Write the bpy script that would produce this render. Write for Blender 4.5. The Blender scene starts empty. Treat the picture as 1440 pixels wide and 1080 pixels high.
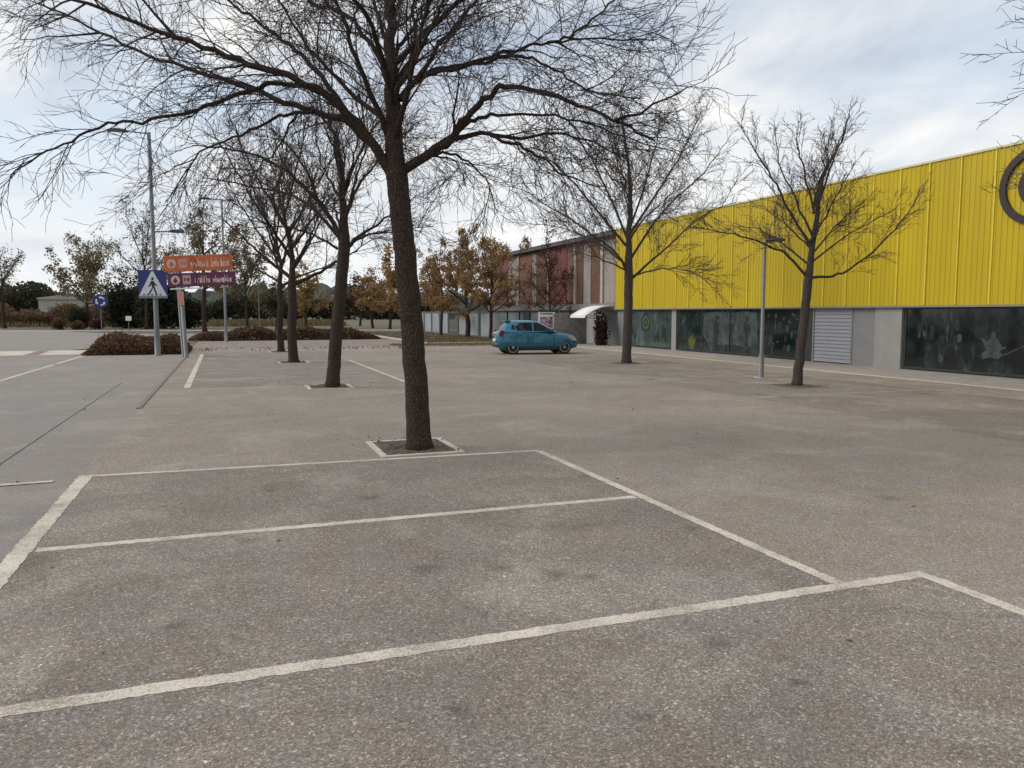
import bpy, bmesh, math, random
from mathutils import Vector, Matrix
R_ = math.radians
scene = bpy.context.scene
col = scene.collection
# ---------------------------------------------------------------- camera
H = 2.0; FPX = 1100.0
YAW = R_(20); PITCH = math.atan(100 / FPX)
CF = Vector((math.sin(YAW) * math.cos(PITCH), math.cos(YAW) * math.cos(PITCH), -math.sin(PITCH)))
CR = Vector((math.cos(YAW), -math.sin(YAW), 0))
CU = CR.cross(CF)
CAM = Vector((0, 0, H))
def ray(px, py): return CF + CR * ((px - 720) / FPX) + CU * ((540 - py) / FPX)
def at(px, py, d): return CAM + ray(px, py) * d          # point at depth d (survey helper)
def gnd(px, py):
    r = ray(px, py); return CAM + r * (-H / r.z)
def wpt(px, Y):
    q = ray(px, 440); return (q.x / q.y * Y, Y, 0)
def dep(p): return (p - CAM).dot(CF)
cam = bpy.data.cameras.new('camera'); co = bpy.data.objects.new('camera', cam); col.objects.link(co)
co.location = CAM
M = Matrix((CR, CU, -CF)).transposed(); co.rotation_euler = M.to_euler()
cam.sensor_width = 36; cam.lens = 36 * FPX / 1440; cam.clip_end = 5000; cam.clip_start = 0.05
scene.camera = co
# ---------------------------------------------------------------- materials
def nt(name):
    m = bpy.data.materials.new(name); m.use_nodes = True
    t = m.node_tree; t.nodes.clear()
    o = t.nodes.new('ShaderNodeOutputMaterial'); b = t.nodes.new('ShaderNodeBsdfPrincipled')
    t.links.new(b.outputs[0], o.inputs[0])
    return m, t, b
def N(t, kind, **kw):
    n = t.nodes.new(kind)
    for k, v in kw.items():
        if k in n.inputs: n.inputs[k].default_value = v
        else: setattr(n, k, v)
    return n
def mixc(t, fac, a, b, mode='MIX'):
    n = t.nodes.new('ShaderNodeMix'); n.data_type = 'RGBA'; n.blend_type = mode
    for s, v in ((0, fac), (6, a), (7, b)):
        if hasattr(v, 'is_output'): t.links.new(v, n.inputs[s])
        elif s == 0: n.inputs[s].default_value = v
        else: n.inputs[s].default_value = tuple(v) + (1,)
    return n.outputs[2]
def ramp(t, src, stops, interp='LINEAR'):
    r = t.nodes.new('ShaderNodeValToRGB'); e = r.color_ramp; e.interpolation = interp
    while len(e.elements) < len(stops): e.elements.new(0.5)
    for i, (p, c) in enumerate(stops):
        e.elements[i].position = p
        e.elements[i].color = (c, c, c, 1) if not hasattr(c, '__len__') else tuple(c) + (1,)
    t.links.new(src, r.inputs[0]); return r.outputs[0]
def noise(t, scale, detail=4, rough=.55, vec=None, dist=0):
    n = N(t, 'ShaderNodeTexNoise', Scale=scale, Detail=detail, Roughness=rough, Distortion=dist)
    if vec is not None: t.links.new(vec, n.inputs['Vector'])
    return n.outputs[0]
def objco(t, scale=None):
    v = t.nodes.new('ShaderNodeTexCoord').outputs['Object']
    if scale:
        mp = N(t, 'ShaderNodeMapping'); mp.inputs['Scale'].default_value = scale
        t.links.new(v, mp.inputs[0]); v = mp.outputs[0]
    return v
def bump(t, b, src, strength=.3, dist=.01):
    n = N(t, 'ShaderNodeBump', Strength=strength, Distance=dist); t.links.new(src, n.inputs['Height'])
    t.links.new(n.outputs[0], b.inputs['Normal'])
def mat(name, c, rough=.6, var=.15, scale=6, metal=0, bmp=0, bscale=40, spec=.5, stretch=None):
    m, t, b = nt(name)
    v = objco(t, stretch)
    n = noise(t, scale, 5, .6, v)
    lo = [x * (1 - var) for x in c]; hi = [min(1, x * (1 + var)) for x in c]
    t.links.new(ramp(t, n, [(.3, lo), (.7, hi)]), b.inputs['Base Color'])
    b.inputs['Roughness'].default_value = rough; b.inputs['Metallic'].default_value = metal
    b.inputs['Specular IOR Level'].default_value = spec
    if bmp: bump(t, b, noise(t, bscale, 4, .6, v), bmp)
    return m
def leafmat(name, cols, rough=.7):
    m, t, b = nt(name)
    g = t.nodes.new('ShaderNodeNewGeometry')
    n = len(cols)
    cc = ramp(t, g.outputs['Random Per Island'], [((i + .5) / n, c) for i, c in enumerate(cols)])
    t.links.new(cc, b.inputs['Base Color'])
    b.inputs['Roughness'].default_value = rough; b.inputs['Specular IOR Level'].default_value = .2
    tl = t.nodes.new('ShaderNodeBsdfTranslucent'); t.links.new(cc, tl.inputs[0])
    ms = t.nodes.new('ShaderNodeMixShader'); ms.inputs[0].default_value = .5
    t.links.new(b.outputs[0], ms.inputs[1]); t.links.new(tl.outputs[0], ms.inputs[2])
    t.links.new(ms.outputs[0], [q for q in t.nodes if q.type == 'OUTPUT_MATERIAL'][0].inputs[0])
    return m
STAINS = [(250, 880, .14), (350, 760, .16), (1010, 905, .15), (1120, 960, .11), (520, 700, .2), (640, 1000, .10), (905, 1010, .08), (820, 670, .16), (1250, 700, .2), (380, 690, .15), (705, 800, .16), (785, 808, .2), (830, 812, .15), (975, 743, .12), (600, 800, .18)]
def asphalt(name, dark, light, cell=85, stone=.35, big=.35, stains=False, warm=(1, 1, 1), fleck=.5, dust=.5):
    m, t, b = nt(name)
    v = objco(t)
    n1 = noise(t, big, 5, .6, v); n2 = noise(t, 2.3, 4, .6, v); n4 = noise(t, .09, 3, .5, v)
    base = ramp(t, n1, [(.3, [dark * w for w in warm]), (.7, [light * w for w in warm])])
    base = mixc(t, ramp(t, n2, [(.35, 0), (.75, .55)]), base, [light * 1.1, light * 1.03, light * 1.05])
    base = mixc(t, ramp(t, n4, [(.4, 0), (.62, .35)]), base, [dark * 1.25, dark * 1.15, dark * 1.02])
    n5 = noise(t, .62, 6, .68, v, .8); n6 = noise(t, .45, 6, .7, v, 1.2)
    base = mixc(t, ramp(t, n5, [(.50, 0), (.66, dust)]), base, [light * 1.42 * w for w in (1.10, .98, .84)])
    base = mixc(t, ramp(t, n6, [(.56, 0), (.70, dust * .8)]), base, [dark * .72 * w for w in warm])
    # tinge patches: mauve / ochre aggregate
    n3 = noise(t, .8, 3, .5, v)
    base = mixc(t, .28, base, ramp(t, n3, [(.3, (light * 1.02, light * .86, light * .80)), (.7, (light * 1.1, light * .89, light * .60))]))
    vo = N(t, 'ShaderNodeTexVoronoi', Scale=cell); t.links.new(v, vo.inputs['Vector'])
    sep = t.nodes.new('ShaderNodeSeparateColor'); t.links.new(vo.outputs['Color'], sep.inputs[0])
    st = ramp(t, sep.outputs[0], [(0, .45), (.35, .85), (.72, 1.08), (.88, 1.35), (.96, 1.9), (1, 2.6)])
    base = mixc(t, stone * 1.6, base, mixc(t, 1, base, st, 'MULTIPLY'))
    vo2 = N(t, 'ShaderNodeTexVoronoi', Scale=cell * .5); t.links.new(v, vo2.inputs['Vector'])
    sep2 = t.nodes.new('ShaderNodeSeparateColor'); t.links.new(vo2.outputs['Color'], sep2.inputs[0])
    st2 = ramp(t, sep2.outputs[1], [(0, .6), (.4, .95), (.9, 1.1), (.965, 1.7), (1, 2.3)])
    base = mixc(t, fleck, base, mixc(t, 1, base, st2, 'MULTIPLY'))
    if stains:
        for (px, py, r) in STAINS:
            p = gnd(px, py)
            sc = N(t, 'ShaderNodeVectorMath', operation='SUBTRACT'); t.links.new(v, sc.inputs[0]); sc.inputs[1].default_value = (p.x, p.y, 0)
            ln = N(t, 'ShaderNodeVectorMath', operation='LENGTH'); t.links.new(sc.outputs[0], ln.inputs[0])
            ad = N(t, 'ShaderNodeMath', operation='ADD'); t.links.new(ln.outputs['Value'], ad.inputs[0])
            mm = N(t, 'ShaderNodeMath', operation='MULTIPLY'); t.links.new(noise(t, 9, 4, .7, v), mm.inputs[0]); mm.inputs[1].default_value = r * 1.5
            t.links.new(mm.outputs[0], ad.inputs[1])
            base = mixc(t, ramp(t, ad.outputs[0], [(r * .75, .5), (r * 1.6, 0)]), base, (.03, .028, .027))
    t.links.new(base, b.inputs['Base Color'])
    b.inputs['Roughness'].default_value = .85; b.inputs['Specular IOR Level'].default_value = .3
    bump(t, b, vo.outputs['Distance'], .5, .006)
    return m
def paintmat(name, c, under, thr=.42, seed=0):
    m, t, b = nt(name)
    v = objco(t)
    mp = N(t, 'ShaderNodeMapping'); mp.inputs['Location'].default_value = (seed, seed, 0); t.links.new(v, mp.inputs[0]); v2 = mp.outputs[0]
    n = noise(t, 62, 5, .8, v2); n2 = noise(t, 1.6, 3, .6, v2)
    s = N(t, 'ShaderNodeMath', operation='ADD'); t.links.new(n, s.inputs[0])
    k = N(t, 'ShaderNodeMath', operation='MULTIPLY_ADD'); t.links.new(n2, k.inputs[0]); k.inputs[1].default_value = .5; k.inputs[2].default_value = -.25
    t.links.new(k.outputs[0], s.inputs[1])
    f = ramp(t, s.outputs[0], [(thr - .07, 0), (thr + .05, 1)])
    vs = N(t, 'ShaderNodeTexVoronoi', Scale=95); t.links.new(v, vs.inputs['Vector'])
    sc_ = t.nodes.new('ShaderNodeSeparateColor'); t.links.new(vs.outputs['Color'], sc_.inputs[0])
    fm = N(t, 'ShaderNodeMath', operation='MULTIPLY'); t.links.new(f, fm.inputs[0]); t.links.new(ramp(t, sc_.outputs[0], [(.0, .25), (.30, .9), (.5, 1)]), fm.inputs[1]); f = fm.outputs[0]
    cc = ramp(t, n2, [(.3, [x * .8 for x in c]), (.7, c)])
    t.links.new(mixc(t, f, under, cc), b.inputs['Base Color'])
    b.inputs['Roughness'].default_value = .75; b.inputs['Specular IOR Level'].default_value = .3
    bump(t, b, n, .4, .004)
    return m
def barkmat(name, a, c):
    m, t, b = nt(name)
    v = objco(t, (1, 1, .28))
    vc = N(t, 'ShaderNodeTexVoronoi', Scale=34); vc.feature = 'DISTANCE_TO_EDGE'; mpv = objco(t, (1, 1, .38)); t.links.new(mpv, vc.inputs['Vector'])
    n = noise(t, 42, 5, .7, v, .6); n2 = noise(t, 5, 4, .6, v)
    x = ramp(t, n, [(.32, a), (.7, c)])
    x = mixc(t, ramp(t, n2, [(.4, 0), (.7, .45)]), x, [q * .7 for q in c])
    x = mixc(t, ramp(t, vc.outputs[0], [(0, .75), (.12, 0)]), x, [q * .8 for q in a])
    t.links.new(x, b.inputs['Base Color']); b.inputs['Roughness'].default_value = .9; b.inputs['Specular IOR Level'].default_value = .2
    bump(t, b, ramp(t, vc.outputs[0], [(0, 0), (.25, 1)]), .9, .02)
    return m
# ---------------------------------------------------------------- mesh builder
class MB:
    def __init__(s): s.v = []; s.f = []
    def poly(s, pts):
        k = len(s.v); s.v += [tuple(p) for p in pts]; s.f.append(tuple(range(k, k + len(pts))))
    def box(s, x0, x1, y0, y1, z0, z1):
        k = len(s.v)
        s.v += [(x, y, z) for z in (z0, z1) for y in (y0, y1) for x in (x0, x1)]
        for f in ((0, 2, 3, 1), (4, 5, 7, 6), (0, 1, 5, 4), (2, 6, 7, 3), (0, 4, 6, 2), (1, 3, 7, 5)): s.f.append(tuple(k + i for i in f))
        return s
    def tube(s, pts, rad, n=6, cap=True):
        pts = [Vector(p) for p in pts]; k0 = len(s.v); m = len(pts)
        ref = Vector((.31, .77, .55))
        for i, p in enumerate(pts):
            d = (pts[min(i + 1, m - 1)] - pts[max(i - 1, 0)])
            if d.length < 1e-9: d = Vector((0, 0, 1))
            d.normalize()
            a = d.cross(ref)
            if a.length < .05: a = d.cross(Vector((1, 0, 0)))
            a.normalize(); b = d.cross(a); r = rad[i]
            for j in range(n):
                q = 2 * math.pi * j / n
                w = p + a * (math.cos(q) * r) + b * (math.sin(q) * r)
                s.v.append((w.x, w.y, w.z))
        for i in range(m - 1):
            for j in range(n):
                a = k0 + i * n + j; b = k0 + i * n + (j + 1) % n
                s.f.append((a, b, b + n, a + n))
        if cap:
            s.f.append(tuple(k0 + j for j in range(n))[::-1]); s.f.append(tuple(k0 + (m - 1) * n + j for j in range(n)))
        return s
    def lathe(s, prof, n=16, c=(0, 0, 0), ax=2):
        k0 = len(s.v)
        for r, h in prof:
            for j in range(n):
                q = 2 * math.pi * j / n; a, b = r * math.cos(q), r * math.sin(q)
                p = {2: (a, b, h), 1: (a, h, b), 0: (h, a, b)}[ax]
                s.v.append((p[0] + c[0], p[1] + c[1], p[2] + c[2]))
        for i in range(len(prof) - 1):
            for j in range(n):
                a = k0 + i * n + j; b = k0 + i * n + (j + 1) % n
                s.f.append((a, b, b + n, a + n))
        s.f.append(tuple(k0 + j for j in range(n))); s.f.append(tuple(k0 + (len(prof) - 1) * n + j for j in range(n)))
        return s
    def prism(s, pts, fn, d0, d1):      # pts 2-D outline; fn(u,v,d)->3-D
        k = len(s.v); n = len(pts)
        s.v += [tuple(fn(u, w, d0)) for u, w in pts] + [tuple(fn(u, w, d1)) for u, w in pts]
        s.f.append(tuple(range(k, k + n))[::-1]); s.f.append(tuple(range(k + n, k + 2 * n)))
        for i in range(n):
            j = (i + 1) % n; s.f.append((k + i, k + j, k + n + j, k + n + i))
        return s
    def leaf(s, p, sz, rnd):
        n = Vector((rnd.gauss(0, 1), rnd.gauss(0, 1), rnd.gauss(0, 1)))
        if n.length < .01: n = Vector((0, 0, 1))
        n.normalize(); a = n.orthogonal(); a.rotate(Matrix.Rotation(rnd.uniform(0, 6.28), 3, n)); b = n.cross(a)
        l = sz * rnd.uniform(.7, 1.3); w = l * .6; k = len(s.v)
        for q in (a * l * .5, b * w * .5 + n * w * .12, -a * l * .5, -b * w * .5 + n * w * .12):
            w_ = p + q; s.v.append((w_.x, w_.y, w_.z))
        s.f.append((k, k + 1, k + 2, k + 3))
    def build(s, name, m, parent=None, smooth=False, fixn=False):
        me = bpy.data.meshes.new(name); me.from_pydata(s.v, [], s.f)
        if fixn:
            bm = bmesh.new(); bm.from_mesh(me); bmesh.ops.recalc_face_normals(bm, faces=bm.faces); bm.to_mesh(me); bm.free()
        if smooth: me.polygons.foreach_set('use_smooth', [True] * len(me.polygons))
        me.materials.append(m); me.update()
        o = bpy.data.objects.new(name, me); col.objects.link(o)
        if parent is not None: o.parent = parent
        return o
def bevel(o, w=.02, seg=2):
    b = o.modifiers.new('bevel', 'BEVEL'); b.width = w; b.segments = seg; b.limit_method = 'ANGLE'; return o
def tag(o, label, cat, group=None):
    o['label'] = label; o['category'] = cat
    if group: o['group'] = group
    return o
def thing(name, label, cat, loc=(0, 0, 0), rz=0, group=None):
    o = bpy.data.objects.new(name, None); col.objects.link(o); o.location = loc; o.rotation_euler = (0, 0, rz)
    return tag(o, label, cat, group)
def struct(name, mb, m, **k):
    o = mb.build(name, m, **k); o['kind'] = 'structure'; return o
def stuff(o): o['kind'] = 'stuff'; return o

# ---------------------------------------------------------------- palette
ASPH_L, ASPH_D = .272, .165
m_lot = asphalt('lot_asphalt', ASPH_D, ASPH_L, 130, .42, .35, True, (1.22, 1.01, .77), .5)
m_bay = asphalt('bay_asphalt', ASPH_D * .80, ASPH_L * .84, 125, .5, .5, True, (1.21, 1.0, .79), .6, .85)
m_road = asphalt('road_asphalt', .19, .25, 130, .25, .25, False, (1.08, .985, .88), .3)
m_walk = asphalt('pavement', .25, .33, 60, .2, .3, False, (1.06, .97, .88), .25)
m_brickpave = asphalt('brick_pavers', .15, .22, 16, .3, .3, False, (1.2, .87, .76), .2)
m_line = paintmat('worn_white_paint', (.68, .61, .51), (.27, .22, .17), .43)
m_linefaint = paintmat('faded_white_paint', (.42, .40, .37), (.21, .2, .185), .47, 7)
m_redp = paintmat('faded_red_paint', (.30, .17, .15), (.18, .175, .17), .44, 3)
m_kerb = mat('pale_kerb', (.52, .47, .40), .85, .2, 9, bmp=.3)
m_rustkerb = mat('brown_kerb', (.19, .155, .135), .9, .3, 5, bmp=.3)
m_soil = asphalt('soil', .055, .10, 45, .5, 1.5, False, (1.3, .98, .72), .5, .2)
m_bark = barkmat('grey_brown_bark', (.022, .015, .012), (.115, .080, .060))
m_twig = mat('twig_bark', (.042, .030, .027), .9, .3, 6)
m_bark2 = barkmat('pale_bark', (.04, .032, .028), (.15, .125, .11))
m_twig2 = mat('dry_twig_bark', (.085, .064, .055), .9, .3, 6)
m_steel = mat('galvanised_steel', (.17, .175, .18), .55, .12, 12, metal=.35)
m_darksteel = mat('dark_steel', (.07, .075, .08), .5, .15, 12, metal=.2)
m_white = mat('white_paint', (.72, .72, .70), .5, .06, 8)
m_black = mat('black_paint', (.015, .015, .016), .5, .1, 8)

# ---------------------------------------------------------------- ground and paving
def sheet(name, pts, z, m):
    b = MB(); b.poly([(x, y, z) for x, y in pts]); return struct(name, b, m)
m_earth, t, b_ = nt('dry_grass_earth')
v = objco(t)
e1 = ramp(t, noise(t, .06, 5, .6, v), [(.35, (.075, .070, .036)), (.5, (.13, .105, .06)), (.7, (.17, .135, .085))])
e1 = mixc(t, ramp(t, noise(t, 7, 4, .7, v), [(.4, 0), (.7, .5)]), e1, (.07, .062, .034))
t.links.new(e1, b_.inputs['Base Color']); b_.inputs['Roughness'].default_value = .95
sheet('ground', [(-1500, -300), (1500, -300), (1500, 2500), (-1500, 2500)], -.04, m_earth)
sheet('parking_lot', [(-1.78, -30), (19.25, -30), (19.25, 46), (-1.78, 46)], 0, m_lot)
# road: straight strip then widening towards the roundabout
road = [(-1.78, -30), (-1.78, 41.0), (-6.3, 41.3), (-8.0, 48), (-4, 58), (6, 66), (16, 70), (16, 76), (2, 80), (-10, 84), (-20, 104), (-70, 122), (-110, 112), (-110, 40), (-40, -30)]
sheet('road', road, -.006, m_road)
sheet('pavement', [(19.4, -30), (22.6, -30), (22.6, 50), (19.4, 50)], .012, m_walk)
b = MB(); b.box(19.25, 19.4, -30, 46, -.03, .014); struct('pavement_kerb', b, m_kerb)
sheet('brick_pavement', [(-1.9, 46.1), (17, 46.1), (17, 59.0), (-1.9, 59.0)], .012, m_brickpave)
sheet('forecourt', [(17, 46), (22.6, 50), (22.6, 44), (19.25, 43.9), (17.02, 46)], .006, m_walk)
b = MB(); b.box(-1.9, 12, 45.98, 46.1, -.03, .015); struct('paving_kerb', b, m_kerb)
b = MB(); b.box(-1.83, -1.74, 18, 41.0, -.03, .02); struct('island_kerb', b, m_rustkerb)
b = MB(); b.box(-2.90, -2.88, 10, 25, -.03, .0005); struct('road_seam', b, mat('seam_tar', (.12, .112, .105), .8, .4, 2))
# grass verge by the fence, verge across the road
m_grass = mat('verge_grass', (.10, .088, .045), .95, .5, 3, bmp=.5)
b = MB(); b.box(12.1, 20.5, 49.0, 80, -.03, .06); struct('grass_verge', b, m_grass)
b = MB(); b.box(12.0, 12.09, 48.9, 80, -.03, .10); b.box(12.0, 20.5, 48.85, 48.98, -.03, .1); struct('verge_kerb', b, m_kerb)
sheet('pale_path', [(-80, 122), (-80, 116), (-6, 93), (40, 84), (40, 89), (-4, 99)], .002, m_walk)
sheet('bay_paving', [(-1.6, -30), (5.0, -30), (5.0, 4.42), (4.2, 4.42), (4.2, 10.5), (-1.6, 10.7)], .002, m_bay)
sheet('bay_paving', [(-1.05, 22.4), (4.84, 22.4), (4.84, 42), (-1.15, 42)], .002, m_bay)
sheet('bay_paving', [(11.6, 8), (17.3, 8), (17.3, 33), (11.6, 33)], .002, m_bay)
# painted lines: one worn marking sheet per bay group
def linemesh(name, segs, m, z=.004, jag=.009):
    rnd = random.Random(name); b = MB()
    for x0, y0, x1, y1, w in segs:
        a = Vector((x0, y0, z)); d = Vector((x1, y1, z)) - a; L = d.length; d.normalize(); n = Vector((-d.y, d.x, 0))
        k = max(2, int(L / .045)); base = len(b.v)
        for i in range(k + 1):
            p = a + d * (L * i / k)
            for sgn in (1, -1):
                q = p + n * sgn * (w / 2 + rnd.uniform(-jag, jag)); b.v.append(tuple(q))
        for i in range(k): b.f.append((base + 2 * i, base + 2 * i + 1, base + 2 * i + 3, base + 2 * i + 2))
    return struct(name, b, m)
linemesh('bay_lines', [(-1.62, 4.42, 5.0, 4.42, .125), (-1.57, 7.44, 4.13, 7.42, .115), (-1.62, 10.68, 4.2, 10.45, .10),
                       ], m_line)
linemesh('bay_end_lines', [(-1.68, -4, -1.68, 10.74, .16), (4.2, 10.4, 4.2, 4.48, .11), (4.95, 4.36, 4.95, -6, .12)], m_line, .0055)
linemesh('bay_lines', [(-1.05, 22.6, -1.15, 41, .16), (4.84, 21.6, 4.84, 33.5, .11), (-6.2, 10.25, -2.0, 10.5, .11)], m_line)
linemesh('faded_bay_lines', [(-1, 25.3, 4.8, 25.3, .1), (-1, 29.3, 4.8, 29.3, .1), (-1, 36, 4.8, 36, .1), (-1, 40, 4.8, 40, .1), (4.84, 33.5, 4.84, 42, .1),
                             (-1.0, 19.0, -.4, 19.0, .1)], m_linefaint)
linemesh('faded_bay_lines', [(11.6, 21.4, 17.3, 20.4, .1), (11.6, 24.4, 17.3, 24.4, .09), (11.5, 15.4, 17.3, 15.4, .1), (11.6, 30.5, 17.3, 30.5, .1), (17.3, 10, 17.3, 33, .1)], m_linefaint)
linemesh('road_edge_line', [(-6.36, 20, -6.36, 34.6, .14), (-6.36, 35.2, -6.33, 41.3, .17)], m_line, -.002)
segs = [(-9.9 - i * 2.2, 42.2 + i * .25, -9.9 - i * 2.2 + .2, 46.2 + i * .25, .62) for i in range(6)]
linemesh('crossing_stripes', [(-7.6 - i * 2.35, 42.7, -8.0 - i * 2.35, 47.6, 1.75) for i in range(6)], m_line, -.002)
linemesh('crossing_red_bands', [(-8.75 - i * 2.35, 42.7, -9.15 - i * 2.35, 47.6, .4) for i in range(6)], m_redp, -.002)

# ---------------------------------------------------------------- bare trees
def wander(rnd, p, d, L, n, curl, grav):
    pts = [p.copy()]; d = d.normalized(); st = L / n
    for i in range(n):
        d = d + Vector((rnd.gauss(0, curl), rnd.gauss(0, curl), rnd.gauss(0, curl) + grav)); d.normalize()
        pts.append(pts[-1] + d * st)
    return pts
def perp(rnd, d, ang, up=0.0):
    a = d.orthogonal().normalized(); a.rotate(Matrix.Rotation(rnd.uniform(0, 6.283), 3, d))
    r = d * math.cos(ang) + a * math.sin(ang); r.z += up
    return r.normalized()
class Tree:
    def __init__(s, seed, rmin=.0045, dens=1.0, gravity=-.02, l2=1.0, up=.15, tw=.36):
        s.rnd = random.Random(seed); s.wood = MB(); s.twig = MB(); s.tips = []; s.rmin = rmin; s.dens = dens; s.g = gravity; s.l2 = l2; s.up = up; s.tw = tw
    def shoots(s, pts, r0, level, t0=.12):
        rnd = s.rnd
        L = sum((pts[i + 1] - pts[i]).length for i in range(len(pts) - 1))
        step = {1: .25, 2: .21, 3: .17}[level] / s.dens
        pos = t0 * L + rnd.uniform(0, step); n = len(pts) - 1
        while pos < L:
            acc = 0
            for i in range(n):
                sl = (pts[i + 1] - pts[i]).length
                if acc + sl >= pos: break
                acc += sl
            i = min(i, n - 1); d = (pts[i + 1] - pts[i])
            if d.length < 1e-6: pos += step; continue
            f = (pos - acc) / max(sl, 1e-6); p = pts[i].lerp(pts[i + 1], min(1, f)); d.normalize()
            t = pos / L
            if level == 1: s.branch(p, perp(rnd, d, rnd.uniform(.42, .9), s.up), (rnd.uniform(.5, 1.75) * (1.15 - .55 * t)) * s.l2, min(r0 * .5, .016 * s.l2 + .002), 2)
            elif level == 2: s.branch(p, perp(rnd, d, rnd.uniform(.4, .85), s.up * .5), rnd.uniform(.18, .62) * s.l2 * (1.1 - .5 * t), max(s.rmin * 1.25, r0 * .4), 3)
            else: s.branch(p, perp(rnd, d, rnd.uniform(.4, .9), 0), rnd.uniform(.10, s.tw) * s.l2, s.rmin, 4)
            pos += step * rnd.uniform(.6, 1.5)
    def branch(s, p, d, L, r, level):
        n = {2: 6, 3: 4, 4: 3}[level]
        pts = wander(s.rnd, p, d, L, n, .105, s.g if level == 2 else s.g * 1.4)
        rad = [max(s.rmin * .8, r + (s.rmin * .8 - r) * i / n) for i in range(n + 1)]
        s.twig.tube(pts, rad, 4 if level == 2 else 3, False)
        s.tips += pts[1:] if level > 2 else pts[-1:]
        if level < 4: s.shoots(pts, r, level + 1 if level == 2 and False else level, .15)
    def limb(s, pts, r0, r1, sub=3, t0=.12):
        # smooth polyline through pts with small natural kinks, then shoots
        P = []
        for i in range(len(pts) - 1):
            p0 = pts[max(i - 1, 0)]; p1 = pts[i]; p2 = pts[i + 1]; p3 = pts[min(i + 2, len(pts) - 1)]
            for k in range(sub):
                u = k / sub
                P.append(.5 * ((2 * p1) + (p2 - p0) * u + (2 * p0 - 5 * p1 + 4 * p2 - p3) * u * u + (3 * p1 - p0 - 3 * p2 + p3) * u ** 3))
        P.append(pts[-1].copy())
        n = len(P)
        for i in range(2, n - 1): P[i] = P[i] + Vector([s.rnd.gauss(0, .018) for _ in range(3)])
        rad = [r0 + (r1 - r0) * (i / (n - 1)) ** .75 for i in range(n)]
        s.wood.tube(P, rad, 7, False)
        s.shoots(P, r1 * 1.6, 1, t0)
        return P
    def fork(s, P, r, k, frac0=.3, L=1.6):
        for _ in range(k):
            i = int((frac0 + s.rnd.random() * (.9 - frac0)) * (len(P) - 1)); d = (P[min(i + 1, len(P) - 1)] - P[i - 1]).normalized()
            q = wander(s.rnd, P[i], perp(s.rnd, d, s.rnd.uniform(.4, .8), s.up), L * s.rnd.uniform(.6, 1.2), 6, .09, s.g * .6)
            s.limb(q, r * .7, max(s.rmin * 1.5, r * .2), 1)
def trunk_mesh(mb, pts, rad, rnd, n=14):
    pts = [Vector(p) for p in pts]
    P = []; Rr = []
    for i in range(len(pts) - 1):
        for k in range(6):
            u = k / 6; P.append(pts[i].lerp(pts[i + 1], u) + Vector((rnd.gauss(0, .006), rnd.gauss(0, .006), 0))); Rr.append(rad[i] + (rad[i + 1] - rad[i]) * u)
    P.append(pts[-1]); Rr.append(rad[-1]); Rr[0] *= 1.34; Rr[1] *= 1.06
    mb.tube(P, Rr, n, True)
    for k in range(len(P)):
        pass
def finish_tree(T, base, label, cat, group, trunk_pts, trunk_rad, bark, twigm, name='bare_tree'):
    root = thing(name, label, cat, base, 0, group)
    off = Vector(base)
    def shift(mb): mb.v = [(x - off.x, y - off.y, z - off.z) for x, y, z in mb.v]; return mb
    tk = MB(); trunk_mesh(tk, trunk_pts, trunk_rad, T.rnd)
    tr = shift(tk).build('trunk', bark, root, True)
    shift(T.wood).build('branches', bark, root, True)
    shift(T.twig).build('twigs', twigm, root)
    return root
def px_limbs(T, D, limbs, r0s, fork=2):
    """surveyed limbs: image bearings turned into 3-D with a depth spread of their own"""
    for (pts, de, r0, r1) in limbs:
        n = len(pts); P = []
        for i, (x, y) in enumerate(pts):
            P.append(at(x, y, D + de * (i / (n - 1)) ** 1.1))
        Q = T.limb(P, r0, r1, 4)
        T.fork(Q, r0 * .45, fork, .2 if T.l2 < .99 else .25, 1.25 if T.l2 >= .99 else .7)

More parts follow.
